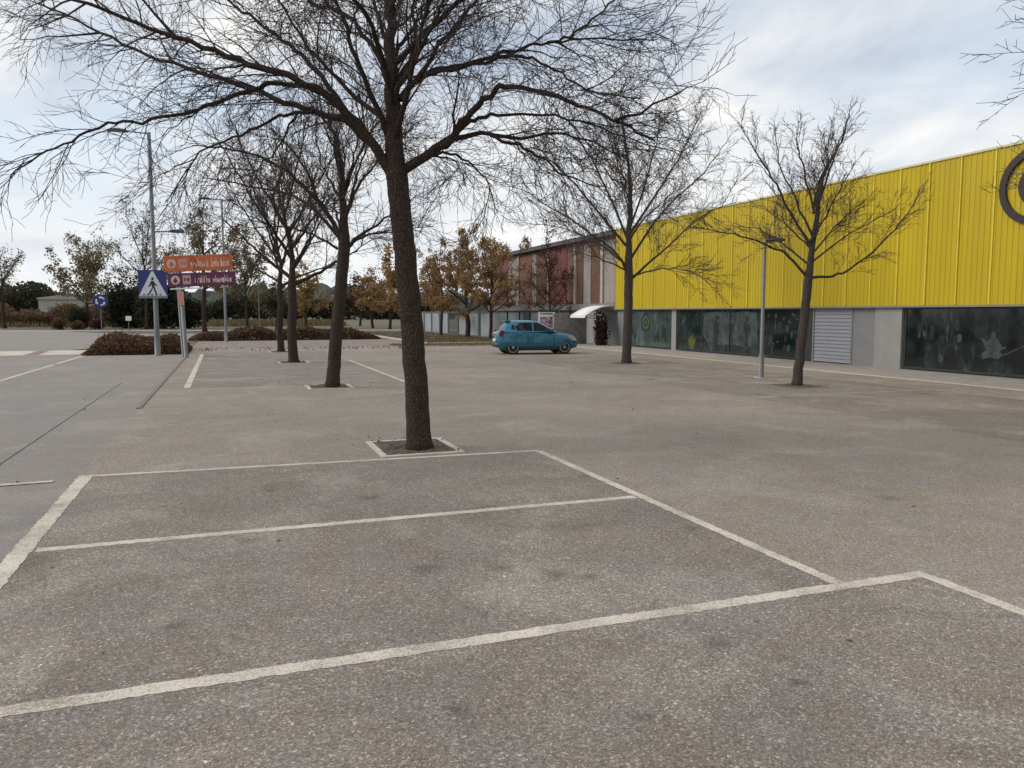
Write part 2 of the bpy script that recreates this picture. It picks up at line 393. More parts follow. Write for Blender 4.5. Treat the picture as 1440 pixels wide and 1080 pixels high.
# ----- main tree
b0 = gnd(590, 632); D = dep(b0)
T = Tree(11, .0035, 1.42, -.032, 1.06, .08, .42)
tp = [b0 + Vector((0, 0, -.05)), at(585, 545, D), at(580, 470, D), at(571, 370, D), at(563, 290, D), at(557, 238, D)]
tr_ = [.185, .172, .168, .165, .158, .165]
L = [
 ([(553, 250), (520, 195), (480, 152), (430, 118), (365, 95), (300, 72), (230, 47), (150, 18), (60, -14)], -1.0, .085, .018),
 ([(549, 240), (495, 175), (440, 158), (390, 140), (330, 115), (260, 95), (190, 70), (125, 35), (55, 5)], 1.2, .065, .014),
 ([(478, 148), (440, 126), (380, 121), (320, 138), (260, 160), (200, 172), (150, 175), (100, 197), (55, 220), (15, 247)], -.5, .045, .010),
 ([(440, 158), (390, 165), (340, 190), (290, 208), (260, 240), (232, 285)], .8, .030, .007),
 ([(418, 160), (395, 200), (365, 240), (340, 285)], -.9, .020, .006),
 ([(557, 242), (553, 170), (551, 110), (549, 50), (546, -20), (543, -120), (548, -250)], .2, .160, .03),
 ([(492, 165), (450, 105), (415, 70), (380, 45), (340, 15), (300, -15), (240, -60)], .6, .045, .012),
 ([(545, 190), (520, 130), (500, 80), (482, 30), (468, -10), (450, -90)], -1.0, .05, .015),
 ([(549, 110), (520, 60), (485, 22), (440, 5), (400, -30), (330, -80)], 1.2, .045, .012),
 ([(553, 140), (575, 100), (592, 70), (610, 30), (625, -5), (650, -90)], -.8, .05, .015),
 ([(551, 90), (565, 60), (585, 30), (605, 0), (640, -60)], 1.2, .04, .012),
 ([(549, 80), (538, 40), (525, 0), (510, -70)], 1.0, .04, .014),
 ([(566, 240), (600, 218), (632, 197), (657, 165), (690, 132), (722, 121), (785, 140), (840, 156), (885, 180), (922, 200)], -1.2, .080, .010),
 ([(640, 195), (675, 188), (722, 193), (780, 190), (835, 200), (872, 222)], .8, .045, .008),
 ([(690, 190), (730, 205), (765, 224), (800, 248), (850, 262)], -.6, .030, .007),
 ([(562, 140), (590, 110), (625, 96), (662, 88), (720, 72), (765, 60), (820, 57), (920, 57)], .9, .055, .010),
 ([(600, 216), (650, 180), (682, 166), (720, 160), (800, 165), (860, 186), (950, 214)], 1.6, .045, .008),
 ([(600, 105), (650, 95), (720, 78), (755, 86), (788, 103), (840, 130), (905, 138)], -1.3, .035, .008),
 ([(770, 60), (800, 52), (832, 28), (865, -2), (900, -40)], .5, .025, .010),
 ([(572, 232), (615, 215), (650, 222), (680, 252), (700, 300)], 1.8, .035, .006),
 ([(566, 236), (600, 222), (640, 228), (655, 262)], 2.4, .03, .006),
 ([(580, 120), (620, 62), (660, 15), (700, -30), (760, -90)], .6, .04, .012),
]
px_limbs(T, D, L, None, 2)
# limbs away from and towards the viewer
top = at(556, 150, D)
for (dx, dy, dz, Ln, hgt) in [(.2, 1, .55, 4.2, 235), (-.5, .9, .7, 4.0, 180), (.6, .8, .8, 3.6, 120), (.1, -1, .9, 3.8, 200), (-.6, -.9, .8, 4.0, 150), (.7, -.8, .9, 3.6, 90), (0, .6, 1, 3.5, 40)]:
    p = at(555, hgt, D); q = wander(T.rnd, p, Vector((dx, dy, dz)), Ln, 8, .07, -.02)
    P = T.limb(q, .05, .010, 2, .2); T.fork(P, .025, 3, .25, 1.4)
G_ROW = 'bare trees in pits along the parking row'
finish_tree(T, b0, 'largest bare tree with spreading limbs, nearest, in white-edged soil pit by the bay lines', 'tree', G_ROW, tp, tr_, m_bark, m_twig)

# ----- second tree of the row
def traced_tree(seed, base_px, trunk_px, rad, limbs, label, group, extra, **k):
    b0 = gnd(*base_px); D = dep(b0); bark = k.pop('bark', m_bark); tw = k.pop('twm', m_twig)
    T = Tree(seed, **k)
    tp = [b0 + Vector((0, 0, -.05))] + [at(x, y, D) for x, y in trunk_px]
    px_limbs(T, D, limbs, None, 2)
    for (px, py, dx, dy, dz, Ln, r) in extra:
        q = wander(T.rnd, at(px, py, D), Vector((dx, dy, dz)), Ln, 8, .06, -.01)
        P = T.limb(q, r, .010, 2, .2); T.fork(P, r * .5, 2, .25, 1.3 if T.l2 > .99 else .7)
    return finish_tree(T, b0, label, 'tree', group, tp, rad, bark, tw)
traced_tree(22, (467, 545), [(472, 480), (478, 420), (484, 350), (484, 330)], [.185, .17, .165, .16, .15], [
 ([(483, 345), (452, 288), (425, 260), (380, 226), (325, 210), (270, 205)], -1, .08, .015),
 ([(484, 332), (483, 285), (480, 240), (470, 190), (440, 150)], .4, .145, .02),
 ([(488, 350), (505, 332), (530, 316), (555, 298), (585, 275)], -1.0, .06, .012),
 ([(484, 310), (505, 262), (525, 235), (552, 208), (580, 180)], 1.0, .055, .012),
 ([(478, 335), (425, 282), (350, 262), (285, 250)], 1.4, .06, .012),
 ([(482, 280), (500, 230), (520, 190), (545, 150)], -1.2, .05, .012),
 ([(450, 290), (425, 230), (390, 190), (360, 160)], 1.0, .05, .012),
 ([(475, 350), (440, 330), (400, 318), (350, 320)], -1.4, .04, .010),
 ([(490, 345), (520, 330), (560, 325), (610, 318)], 1.6, .04, .010)],
 'second bare tree of the row, behind the large nearest tree and left of its trunk', G_ROW,
 [(482, 330, 0, 1, .8, 3.5, .05), (482, 320, .2, -1, 1, 3.5, .05), (481, 280, -.5, 1, 1, 3, .04), (481, 280, .4, -.8, 1.1, 3, .04), (480, 260, 0, .4, 1.2, 3, .04)],
 rmin=.0052, dens=1.15, gravity=-.01, l2=1.05, up=.2)
def proc_tree(seed, base, fork_h, height, spread, r, label, group, nl=11, rmin=.008, dens=.8, lean=(0, 0), twm=None, bark=None, cat='tree', up=.2, name='bare_tree', l2=1.0):
    T = Tree(seed, rmin, dens, -.005, l2, up); rnd = T.rnd; base = Vector(base)
    fk = base + Vector((lean[0], lean[1], fork_h))
    tp = [base + Vector((0, 0, -.05)), base.lerp(fk, .35) + Vector((rnd.gauss(0, .04), rnd.gauss(0, .04), 0)), base.lerp(fk, .7) + Vector((rnd.gauss(0, .03), rnd.gauss(0, .03), 0)), fk]
    lead = [fk + Vector((rnd.gauss(0, .08) * i, rnd.gauss(0, .08) * i, (height - fork_h) * i / 5)) for i in range(6)]
    P = T.limb(lead, r * .75, .015, 3)
    for i in range(nl):
        a = i * 2.4 + rnd.uniform(-.4, .4); u = (i / nl) ** .8
        p = P[int(u * .6 * (len(P) - 1))]; el = rnd.uniform(.35, .75) + u * .6
        d = Vector((math.cos(a) * math.cos(el), math.sin(a) * math.cos(el), math.sin(el)))
        Ln = spread * rnd.uniform(.8, 1.15) / max(.5, math.cos(el)) * (1 - .35 * u)
        q = wander(rnd, p - Vector((0, 0, .1)), d, Ln, 8, .06, .02 if u < .5 else .03)
        Q = T.limb(q, r * .5 * (1 - .4 * u), .011, 2); T.fork(Q, r * .22, 3, .2, spread * .4)
    return T, finish_tree(T, base, label, cat, group, tp, [r * 1.05, r * .95, r * .92, r * .85], bark or m_bark, twm or m_twig, name)
proc_tree(33, (2.5, 32.6, 0), 3.2, 8.3, 3.9, .19, 'third bare tree of the row, thicker of the two close trunks behind the second', G_ROW, 12, .0065, .92)
proc_tree(34, (2.6, 41.8, 0), 3.4, 8.0, 3.6, .17, 'farthest bare tree of the row, slim dark trunk just before the brick paving', G_ROW, 11, .0078, .85)
# ----- right-hand trees
G_R = 'bare trees between parking lot and yellow store'
traced_tree(45, (881, 511), [(882, 470), (884, 420), (884, 385), (884, 360)], [.19, .175, .175, .17, .15], [
 ([(882, 385), (868, 358), (820, 320), (772, 290), (730, 262)], -1.2, .065, .012),
 ([(884, 375), (845, 345), (795, 322), (742, 314)], 1.6, .05, .010),
 ([(884, 362), (886, 280), (882, 215), (872, 160)], .2, .145, .018),
 ([(885, 330), (930, 262), (960, 212), (982, 165)], -.8, .06, .012),
 ([(888, 392), (912, 370), (940, 346), (990, 302), (1035, 284)], 1.0, .065, .011),
 ([(886, 365), (930, 300), (990, 242), (1022, 200)], 1.4, .06, .011),
 ([(882, 335), (842, 242), (812, 192), (804, 152)], .9, .055, .011),
 ([(880, 345), (810, 262), (770, 222), (738, 185)], -1.0, .055, .011),
 ([(886, 320), (910, 250), (925, 190), (930, 150)], 1.5, .05, .011),
 ([(890, 388), (930, 378), (965, 380), (1000, 400)], -1.4, .04, .009),
 ([(880, 380), (840, 362), (800, 352)], -1.6, .04, .009)],
 'bare tree with wide vase crown before the far yellow wall, right of blue hatchback', G_R,
 [(884, 350, 0, 1, .9, 3.6, .05), (884, 340, .1, -1, 1, 3.6, .05), (884, 300, .5, .9, 1.1, 3, .04), (884, 300, -.5, -.8, 1.1, 3, .04), (884, 280, -.2, .5, 1.3, 3, .04)],
 rmin=.006, dens=1.3, gravity=.0, l2=1.08, up=.25, bark=m_bark2, twm=m_twig2)
traced_tree(46, (1120, 543), [(1126, 490), (1132, 440), (1136, 400), (1138, 380)], [.135, .122, .118, .115, .105], [
 ([(1137, 392), (1110, 362), (1082, 346), (1040, 332), (1005, 325), (975, 318)], -.6, .045, .009),
 ([(1139, 390), (1170, 388), (1205, 372), (1250, 332), (1275, 300), (1300, 265)], .6, .045, .009),
 ([(1138, 382), (1148, 300), (1160, 240), (1176, 215), (1189, 185)], .2, .10, .012),
 ([(1140, 345), (1105, 285), (1080, 240), (1058, 205), (1038, 172)], -.7, .045, .009),
 ([(1142, 330), (1118, 280), (1096, 225), (1091, 180)], .9, .04, .008),
 ([(1145, 300), (1132, 240), (1122, 205), (1123, 170)], -.6, .035, .008),
 ([(1150, 290), (1172, 225), (1180, 195), (1194, 165)], .9, .035, .008),
 ([(1140, 370), (1185, 335), (1220, 315), (1262, 292)], 1.1, .03, .007),
 ([(1140, 360), (1175, 318), (1205, 290), (1228, 272)], -.9, .03, .007),
 ([(1137, 372), (1090, 335), (1060, 320), (1030, 318)], 1.2, .03, .007)],
 'slender bare tree with upright crown beside the disc-headed lamp before the yellow wall', G_R,
 [(1140, 350, 0, 1, 1, 2.4, .03), (1140, 340, .1, -1, 1.1, 2.4, .03), (1145, 300, .4, .8, 1.2, 2, .025), (1145, 290, -.4, -.7, 1.2, 2, .025)],
 rmin=.0046, dens=1.55, gravity=.0, l2=.74, up=.25, bark=m_bark2, twm=m_twig2)
proc_tree(47, (14.95, 7.3, 0), 2.7, 7.0, 4.2, .16, 'bare tree at right edge, its outer branches alone showing above yellow wall', G_R, 22, .0046, 1.3, twm=m_twig2, bark=m_bark2, up=.25)

# tree pits: soil square with pale kerb frame
def pit(x, y, sx, sy, m_k, label):
    root = thing('tree_pit', label, 'tree pit', (x, y, 0), 0, 'tree pits')
    b = MB(); w = .09
    b.box(-sx / 2, sx / 2, -sy / 2, -sy / 2 + w, -.03, .012); b.box(-sx / 2, sx / 2, sy / 2 - w, sy / 2, -.03, .012)
    b.box(-sx / 2, -sx / 2 + w, -sy / 2 + w, sy / 2 - w, -.03, .0118); b.box(sx / 2 - w, sx / 2, -sy / 2 + w, sy / 2 - w, -.03, .0118)
    b.build('kerb_frame', m_k, root)
    rnd = random.Random(label); s = MB(); n = 14; k = 0
    for j in range(n + 1):
        for i in range(n + 1):
            e = min(i, j, n - i, n - j) > 0
            s.v.append((-sx / 2 + w + (sx - 2 * w) * i / n, -sy / 2 + w + (sy - 2 * w) * j / n, .006 + (rnd.uniform(0, .035) if e else 0)))
    for j in range(n):
        for i in range(n):
            a = j * (n + 1) + i; s.f.append((a, a + 1, a + n + 2, a + n + 1))
    s.build('soil', m_soil, root)
pit(2.57, 11.38, 1.2, 1.38, m_kerb, 'soil pit with pale kerb round the largest, nearest tree')
pit(2.57, 21.6, 1.2, 1.3, m_kerb, 'soil pit with pale kerb round the second tree of the row')
pit(2.5, 32.7, 1.2, 1.3, m_kerb, 'soil pit with pale kerb round the third tree of the row')
pit(2.6, 41.9, 1.2, 1.3, m_kerb, 'soil pit with pale kerb round the farthest tree of the row')
pit(14.9, 27.6, 1.2, 1.2, m_rustkerb, 'brown-edged soil pit round the wide tree near the hatchback')
pit(14.63, 17.4, 1.2, 1.2, m_rustkerb, 'brown-edged soil pit round the slender tree near the disc lamp')

# ---------------------------------------------------------------- leafy trees, shrubs, hedges
def leafy(seed, base, height, fork_h, rx, n, size, lm, label, group=None, r=.16, sparse=.5, name='leafy_tree', squash=1.0, dens=.45):
    rnd = random.Random(seed); base = Vector(base)
    root = thing(name, label, 'tree', base, 0, group)
    T = Tree(seed, .012, dens, .0, rx / 3.2, .2, .3)
    fk = Vector((rnd.gauss(0, .1), rnd.gauss(0, .1), fork_h))
    tk = MB(); trunk_mesh(tk, [Vector((0, 0, -.05)), fk * .5 + Vector((rnd.gauss(0, .05), 0, 0)), fk], [r, r * .9, r * .85], rnd, 9)
    P = T.limb([fk + (Vector((rnd.gauss(0, .2), rnd.gauss(0, .2), height)) - fk) * (i / 4) for i in range(5)], r * .7, .02, 2)
    for i in range(9):
        a = i * 2.4 + rnd.uniform(-.5, .5); u = i / 9
        el = rnd.uniform(.25, .6) + u * .7
        q = wander(rnd, P[int(u * .55 * (len(P) - 1))], Vector((math.cos(a) * math.cos(el), math.sin(a) * math.cos(el), math.sin(el))), rx * rnd.uniform(.8, 1.15) / max(.62, math.cos(el)) * (1 - .35 * u), 6, .08, .02)
        T.limb(q, r * .45, .014, 1)
    tk.build('trunk', m_bark, root, True)
    wb = MB(); off = len(T.wood.v); wb.v = T.wood.v + T.twig.v; wb.f = T.wood.f + [tuple(i + off for i in f) for f in T.twig.f]
    wb.build('branches', m_twig, root)
    lv = MB(); tips = T.tips
    # clumps: only some twig ends carry leaves
    keep = [p for p in tips if rnd.random() < sparse]
    for k in range(n):
        p = rnd.choice(keep); lv.leaf(p + Vector([rnd.gauss(0, size * 1.1) for _ in range(3)]), size, rnd)
    lv.build('foliage', lm, root)
    return root
def shrub(seed, base, rx, ry, rz, n, size, lm, label, cat='shrub', group=None, lumps=5, name='shrub', core=None):
    rnd = random.Random(seed)
    root = thing(name, label, cat, base, 0, group)
    blobs = [(Vector((rnd.uniform(-.6, .6) * rx, rnd.uniform(-.6, .6) * ry, rnd.uniform(.3, .6) * rz)), rnd.uniform(.4, .62)) for _ in range(lumps)] + [(Vector((0, 0, rz * .42)), .8)]
    st = MB()
    for k in range(14):
        bb, s = rnd.choice(blobs)
        p = Vector((rnd.uniform(-.02, .02), rnd.uniform(-.02, .02), -.02))
        st.tube([p, p.lerp(bb, .6) + Vector((rnd.gauss(0, .05), rnd.gauss(0, .05), 0)), bb + Vector((rnd.gauss(0, .2) * rx, rnd.gauss(0, .2) * ry, .3 * rz * s))], [.03, .02, .008], 4)
    st.build('stems', m_twig, root)
    lv = MB()
    for k in range(n):
        bb, s = rnd.choice(blobs)
        d = Vector((rnd.gauss(0, 1), rnd.gauss(0, 1), rnd.gauss(0, 1))).normalized() * (rnd.random() ** .45)
        p = bb + Vector((d.x * rx * s, d.y * ry * s, d.z * rz * s * .85))
        if p.z < .02: p.z = rnd.uniform(.02, .2 * rz)
        lv.leaf(p, size, rnd)
    lv.build('foliage', lm, root)
    return root
lm_rust = leafmat('rust_leaves', [(.26, .15, .075), (.36, .20, .09), (.24, .165, .085), (.48, .29, .13), (.34, .22, .11), (.15, .10, .06)])
lm_gold = leafmat('golden_leaves', [(.42, .25, .10), (.33, .195, .085), (.52, .34, .16), (.28, .19, .09), (.17, .115, .06)])
lm_red = leafmat('dark_red_leaves', [(.09, .03, .025), (.13, .045, .035), (.07, .035, .03)])
lm_olive = leafmat('olive_leaves', [(.14, .122, .06), (.20, .155, .075), (.11, .102, .052), (.27, .19, .09)])
lm_dark = leafmat('dark_evergreen_leaves', [(.028, .034, .02), (.045, .048, .027), (.065, .058, .03), (.03, .03, .022)])
lm_grey = leafmat('dry_grey_leaves', [(.15, .13, .09), (.10, .085, .06), (.20, .16, .10)])
lm_hedge = leafmat('brown_hedge_leaves', [(.11, .062, .038), (.17, .095, .055), (.06, .042, .026), (.27, .17, .10), (.09, .07, .036), (.15, .07, .045), (.05, .03, .02)])
lm_bougain = leafmat('crimson_leaves', [(.07, .016, .022), (.045, .014, .016), (.10, .025, .035), (.035, .028, .016), (.03, .035, .018)])
lm_litter = leafmat('fallen_leaves', [(.20, .13, .06), (.26, .17, .08), (.14, .085, .04), (.30, .22, .13)])
GF = 'autumn trees by the grey fence'
def on(px, py): q = gnd(px, py); return (q.x, q.y, 0)
leafy(101, (18.1, 60.2, 0), 8.0, 2.0, 3.8, 9500, .125, lm_rust, 'rust-leaved tree with stout trunk on the verge before the grey fence', GF, .22, .75)
leafy(102, (18.3, 55.0, 0), 7.0, 2.0, 3.5, 8500, .12, lm_gold, 'golden-brown tree with slim trunk on the verge just left of the hatchback', GF, .13, .75)
leafy(103, (17.6, 66.5, 0), 8.0, 2.2, 3.0, 5200, .13, lm_rust, 'dull brown tree half hidden by the nearest trunk, before the grey fence', GF, .13, .65)
leafy(104, wpt(770, 50), 7.8, 2.0, 2.4, 1500, .12, lm_red, 'sparse dark red tree behind the blue hatchback', GF, .12, .4, dens=.9)
# far row by the field
GX = 'autumn trees at the far end of the lane'
leafy(111, wpt(548, 98), 9.9, 2.0, 3.0, 4200, .26, lm_gold, 'golden autumn tree beyond the lane, directly left of the largest trunk', GX, .2, .7)
leafy(112, wpt(524, 106), 8.0, 2.0, 2.6, 3000, .26, lm_rust, 'rust autumn tree beyond the lane, left of the golden one', GX, .2, .65)
leafy(113, wpt(506, 124), 7.4, 2.0, 2.6, 2000, .28, lm_red, 'small dull red tree farthest down the lane', GX, .2, .6)
leafy(114, wpt(612, 112), 9.5, 2.0, 3.0, 3200, .27, lm_rust, 'brown autumn tree seen just right of the largest trunk, far off', GX, .2, .6)
# trees across the road
GB = 'trees across the road on the left'
leafy(121, wpt(287, 91.4), 14.2, 4.6, 5.0, 4600, .19, lm_olive, 'tall dark-trunked thin-leaved tree behind the orange direction sign', GB, .24, .5, dens=.6)
leafy(122, wpt(348, 98), 9.6, 2.8, 4.4, 4200, .21, lm_olive, 'olive-leaved tree right of the direction sign, across the road', GB, .2, .65)
leafy(123, wpt(430, 101), 7.4, 2.4, 2.3, 2200, .26, lm_gold, 'small brownish tree between the row trunks, across the road', GB, .18, .6)
leafy(124, wpt(205, 108), 13.4, 5.0, 5.8, 2800, .18, lm_grey, 'sparse pale tree behind the tall lamp post', GB, .2, .4, dens=.7)
leafy(125, wpt(122, 126), 10.0, 3.2, 6.4, 6500, .25, lm_olive, 'broad olive-brown tree behind the round blue sign', GB, .25, .7)
leafy(126, wpt(6, 120), 10.2, 3.6, 4.0, 1500, .2, lm_grey, 'thin grey-leaved tree at far left edge of photo', GB, .2, .4, dens=.7)
leafy(127, wpt(388, 104), 6.2, 2.2, 1.7, 900, .25, lm_dark, 'small dark tree on the far verge near the thin pole', GB, .14, .6)
GS = 'evergreen bushes behind the pedestrian sign'
shrub(131, wpt(187, 116), 3.9, 3.0, 6.4, 6000, .34, lm_dark, 'dark evergreen bush left of the pedestrian crossing sign', group=GS)
shrub(132, wpt(232, 110), 3.6, 3.0, 5.6, 5200, .34, lm_dark, 'dark evergreen bush behind the direction sign post', group=GS)
shrub(133, wpt(268, 112), 2.4, 2.5, 4.0, 2000, .34, lm_dark, 'lower dark bush right of the direction sign post', group=GS)
GI = 'small shrubs on the roundabout island'
shrub(141, wpt(108, 112), 2.0, 1.8, 3.0, 2600, .22, lm_dark, 'dark green shrub on the island, left of the round blue sign', group=GI)
shrub(142, wpt(84, 108), 1.0, 1.0, 1.5, 900, .18, lm_hedge, 'round russet shrub leftmost on the island', group=GI)
shrub(143, wpt(133, 108), 1.0, 1.0, 1.4, 900, .18, lm_red, 'low reddish shrub at the foot of the round blue sign', group=GI)
shrub(144, wpt(107, 107), .9, .9, 1.1, 700, .18, lm_hedge, 'smallest brown shrub in front of the dark green one', group=GI)
# hedges
def hedge(seed, x0, x1, y0, y1, h, n, size, lm, label, z0=0):
    rnd = random.Random(seed); cx, cy = (x0 + x1) / 2, (y0 + y1) / 2
    root = thing('hedge', label, 'hedge', (cx, cy, z0)); hx, hy = (x1 - x0) / 2, (y1 - y0) / 2
    lv = MB(); st = MB()
    ph = [rnd.uniform(0, 6) for _ in range(4)]
    def top(x, y):
        e = min(1, 2.2 * (1 - abs(x) / hx)) * min(1, 2.6 * (1 - abs(y) / hy))
        return h * (max(0, e) ** .5) * (.78 + .16 * math.sin(x * 1.7 + ph[0]) + .1 * math.sin(x * 4.1 + y * 2 + ph[1]))
    for k in range(n):
        x, y = rnd.uniform(-1, 1) * hx, rnd.uniform(-1, 1) * hy
        lv.leaf(Vector((x, y, max(.02, top(x, y) * rnd.random() ** .5))), size, rnd)
    for k in range(int(hx * hy * 14)):
        x, y = rnd.uniform(-.95, .95) * hx, rnd.uniform(-.95, .95) * hy; t_ = top(x, y) * rnd.uniform(.95, 1.6)
        st.tube([(x, y, -.02), (x + rnd.gauss(0, .1), y + rnd.gauss(0, .1), t_ * .6), (x + rnd.gauss(0, .2), y + rnd.gauss(0, .2), t_)], [.012, .01, .005], 3, False)
    bs = sorted([Vector(st.v[i]) for i in range(0, len(st.v), 9)], key=lambda q: (round(q.x * 1.2), q.y))
    st.tube([(q.x, q.y, .015) for q in bs], [.012] * len(bs), 3, False)      # creeping runner that ties the stems together
    lv.build('foliage', lm, root); st.build('stems', m_twig, root)
hedge(151, -6.4, -1.85, 41.4, 47.5, 1.05, 9000, .14, lm_hedge, 'low brown leaf-strewn hedge mound at the foot of the tall lamp post')
hedge(152, -2.6, 11.2, 60.4, 63.5, 1.0, 9500, .17, lm_hedge, 'long low russet hedge behind the brick paving')
# sprawling plant by the awning
shrub(161, (21.5, 43.2, .012), .6, .7, 2.1, 1300, .12, lm_bougain, 'dark crimson climbing shrub under the white awning', lumps=7)
# fallen leaves
rnd = random.Random(5); lv = MB()
for k in range(1500):
    x, y = rnd.uniform(9.5, 17), 47.4 + rnd.gauss(0, .9)
    lv.leaf(Vector((x, y, .05)), .10, rnd)
for k in range(900):
    x, y = rnd.uniform(12.2, 20.3), rnd.uniform(49.1, 62); lv.leaf(Vector((x, y, .1)), .11, rnd)
for k in range(260):
    x, y = rnd.uniform(-1.5, 10), rnd.uniform(43, 47); lv.leaf(Vector((x, y, .03)), .09, rnd)
for (cx, cy) in ((2.57, 11.4), (2.57, 21.6), (2.5, 32.7)):
    for k in range(50):
        x, y = cx + rnd.gauss(0, .45), cy + rnd.gauss(0, .5); lv.leaf(Vector((x, y, .045)), .035, rnd)
for k in range(70):
    x, y = rnd.uniform(-6, 16), 3 + 30 * rnd.random() ** 1.5; lv.leaf(Vector((x, y, .012)), .035, rnd)
stuff(lv.build('fallen_leaves', lm_litter))
# grass tufts on the verge and dry field
lm_grassb = leafmat('dry_grass', [(.10, .088, .04), (.15, .12, .06), (.08, .075, .035), (.19, .15, .085)])
gb = MB()
def tuft(x, y, z, h):
    k = len(gb.v); a = rnd.uniform(0, 6.28); w = h * .22; dx, dy = math.cos(a) * w, math.sin(a) * w; lx, ly = rnd.gauss(0, .3) * h, rnd.gauss(0, .3) * h
    gb.v.extend([(x - dx, y - dy, z), (x + dx, y + dy, z), (x + lx, y + ly, z + h)]); gb.f.append((k, k + 1, k + 2))
for k in range(6000): tuft(rnd.uniform(12.2, 20.4), rnd.uniform(49.1, 79), .055, rnd.uniform(.05, .14))
for k in range(16000):
    y = rnd.uniform(123, 185); x = rnd.uniform(-85, 18) + (y - 123) * .1
    if x > -20 or y > 126: tuft(x, y, -.03, rnd.uniform(.25, .95))
stuff(gb.build('dry_grass', lm_grassb))
lm_scrub = leafmat('brown_scrub_leaves', [(.15, .09, .055), (.10, .065, .04), (.20, .13, .07), (.12, .10, .05), (.17, .085, .06)])
sb = MB()
for k in range(11000):
    x = rnd.uniform(-70, -6); y = 134 - .42 * (x + 20) * .6 + rnd.uniform(0, 9)
    h = 2.6 + .6 * math.sin(x * .5) + .5 * math.sin(x * 1.3 + 1)
    sb.leaf(Vector((x, y, rnd.random() ** .6 * h)), .5, rnd)
stuff(sb.build('brown_scrub', lm_scrub))
# far tree line / hills
def ridge(name, xs, y, hfun, thick, m, seed):
    rnd = random.Random(seed); b = MB(); n = len(xs); rows = 5
    for j in range(rows):
        u = j / (rows - 1); yy = y + thick * (u - .2); k = math.sin(math.pi * min(1, .12 + .88 * u) * .55)
        for x in xs:
            b.v.append((x + rnd.uniform(-1, 1), yy + rnd.uniform(-2, 2), -.3 if j == 0 else hfun(x) * k * rnd.uniform(.86, 1.12)))
    for j in range(rows - 1):
        for i in range(n - 1): a = j * n + i; b.f.append((a, a + 1, a + n + 1, a + n))
    return struct(name, b, m)
m_wood = mat('far_woodland', (.045, .052, .038), .95, .45, .25, bmp=.6, bscale=1.2)
m_hill = mat('far_hill', (.075, .085, .085), .95, .2, .05)
ridge('hills', [-420 + i * 3 for i in range(420)], 470, lambda x: 13 + 5 * math.sin(x * .013 + 1) + 1.6 * math.sin(x * .11) + 1.0 * math.sin(x * .37), 40, m_wood, 3)
lm_far = leafmat('far_wood_leaves', [(.035, .04, .025), (.05, .052, .03), (.07, .06, .035), (.045, .045, .035)])
fw = MB(); rnd = random.Random(8)
for k in range(20000):
    x = rnd.uniform(-110, 70); y = 235 + rnd.uniform(0, 14) + .1 * x
    h = (8.6 if x < -42 else 6.0) + 1.3 * math.sin(x * .21) + 1.0 * math.sin(x * .53 + 1)
    fw.leaf(Vector((x, y, rnd.random() ** .7 * h)), 1.0, rnd)
stuff(fw.build('far_woodland', lm_far))

# ---------------------------------------------------------------- yellow store
FX = 22.35; ZB = 2.25; ZT = 7.0
m_yel, t, b_ = nt('yellow_cladding')
v = objco(t, (1, 1, .15))
yc = ramp(t, noise(t, 1.2, 4, .6, v), [(.3, (.47, .345, .004)), (.7, (.55, .41, .005))])
yc = mixc(t, ramp(t, noise(t, .35, 3, .5, objco(t)), [(.35, 0), (.7, .3)]), yc, (.42, .30, .006))
yc = mixc(t, ramp(t, noise(t, 2.2, 5, .65, objco(t, (1, 1, .06))), [(.48, 0), (.75, .3)]), yc, (.38, .29, .012))
t.links.new(yc, b_.inputs['Base Color']); b_.inputs['Roughness'].default_value = .42; b_.inputs['Specular IOR Level'].default_value = .4
m_yseam = mat('yellow_seam', (.68, .54, .05), .4, .08, 3)
m_coping = mat('pale_coping', (.62, .58, .30), .5, .1, 4)
m_grey = mat('grey_panel', (.21, .208, .21), .6, .08, 2)
m_pgrey = mat('pale_grey_panel', (.27, .262, .25), .6, .08, 2)
m_shut = mat('lilac_grey_shutter', (.27, .27, .295), .5, .07, 3)
m_frame = mat('dark_frame', (.03, .032, .033), .4, .1, 5)
m_brown = mat('dark_brown_letter', (.022, .015, .011), .5, .1, 5)
store = thing('yellow_store', 'long store with ribbed yellow upper wall over dark printed shop windows', 'building', (FX, 20, 0))
def loc(mb, o=(FX, 20, 0)): mb.v = [(x - o[0], y - o[1], z - o[2]) for x, y, z in mb.v]; return mb
Y0, Y1 = -8.0, 43.0
# ribbed cladding
c = MB(); y = Y0; prof = []
while y < Y1 - .01:
    prof += [(y, 0), (y + .09, 0), (y + .105, -.016), (y + .165, -.016), (y + .18, 0)]; y += .1936
prof = [(min(a, Y1), d) for a, d in prof] + [(Y1, 0)]
k = 0
for i, (yy, d) in enumerate(prof): c.v += [(FX + d, yy, ZB), (FX + d, yy, ZT)]
for i in range(len(prof) - 1): c.f.append((2 * i, 2 * i + 2, 2 * i + 3, 2 * i + 1))
k = len(c.v)
c.box(FX + .03, FX + .12, Y0, Y1, ZB, ZT)
loc(c).build('cladding', m_yel, store)
yy = 17.93; ys = []
while yy < Y1 - .5: ys.append(yy); yy += 1.21
yy = 17.93 - 1.21
while yy > Y0: ys.append(yy); yy -= 1.21
for yy in ys: loc(MB().box(FX - .046, FX - .004, yy - .024, yy + .024, ZB + .02, ZT - .002)).build('seam_strip', m_yseam, store)
loc(MB().box(FX - .05, FX + .3, Y0 - .02, Y1 + .02, ZT + .001, ZT + .07)).build('coping', m_coping, store)
loc(MB().box(FX - .03, FX + .25, Y0, Y1, ZB - .06, ZB - .002)).build('soffit_trim', m_grey, store)
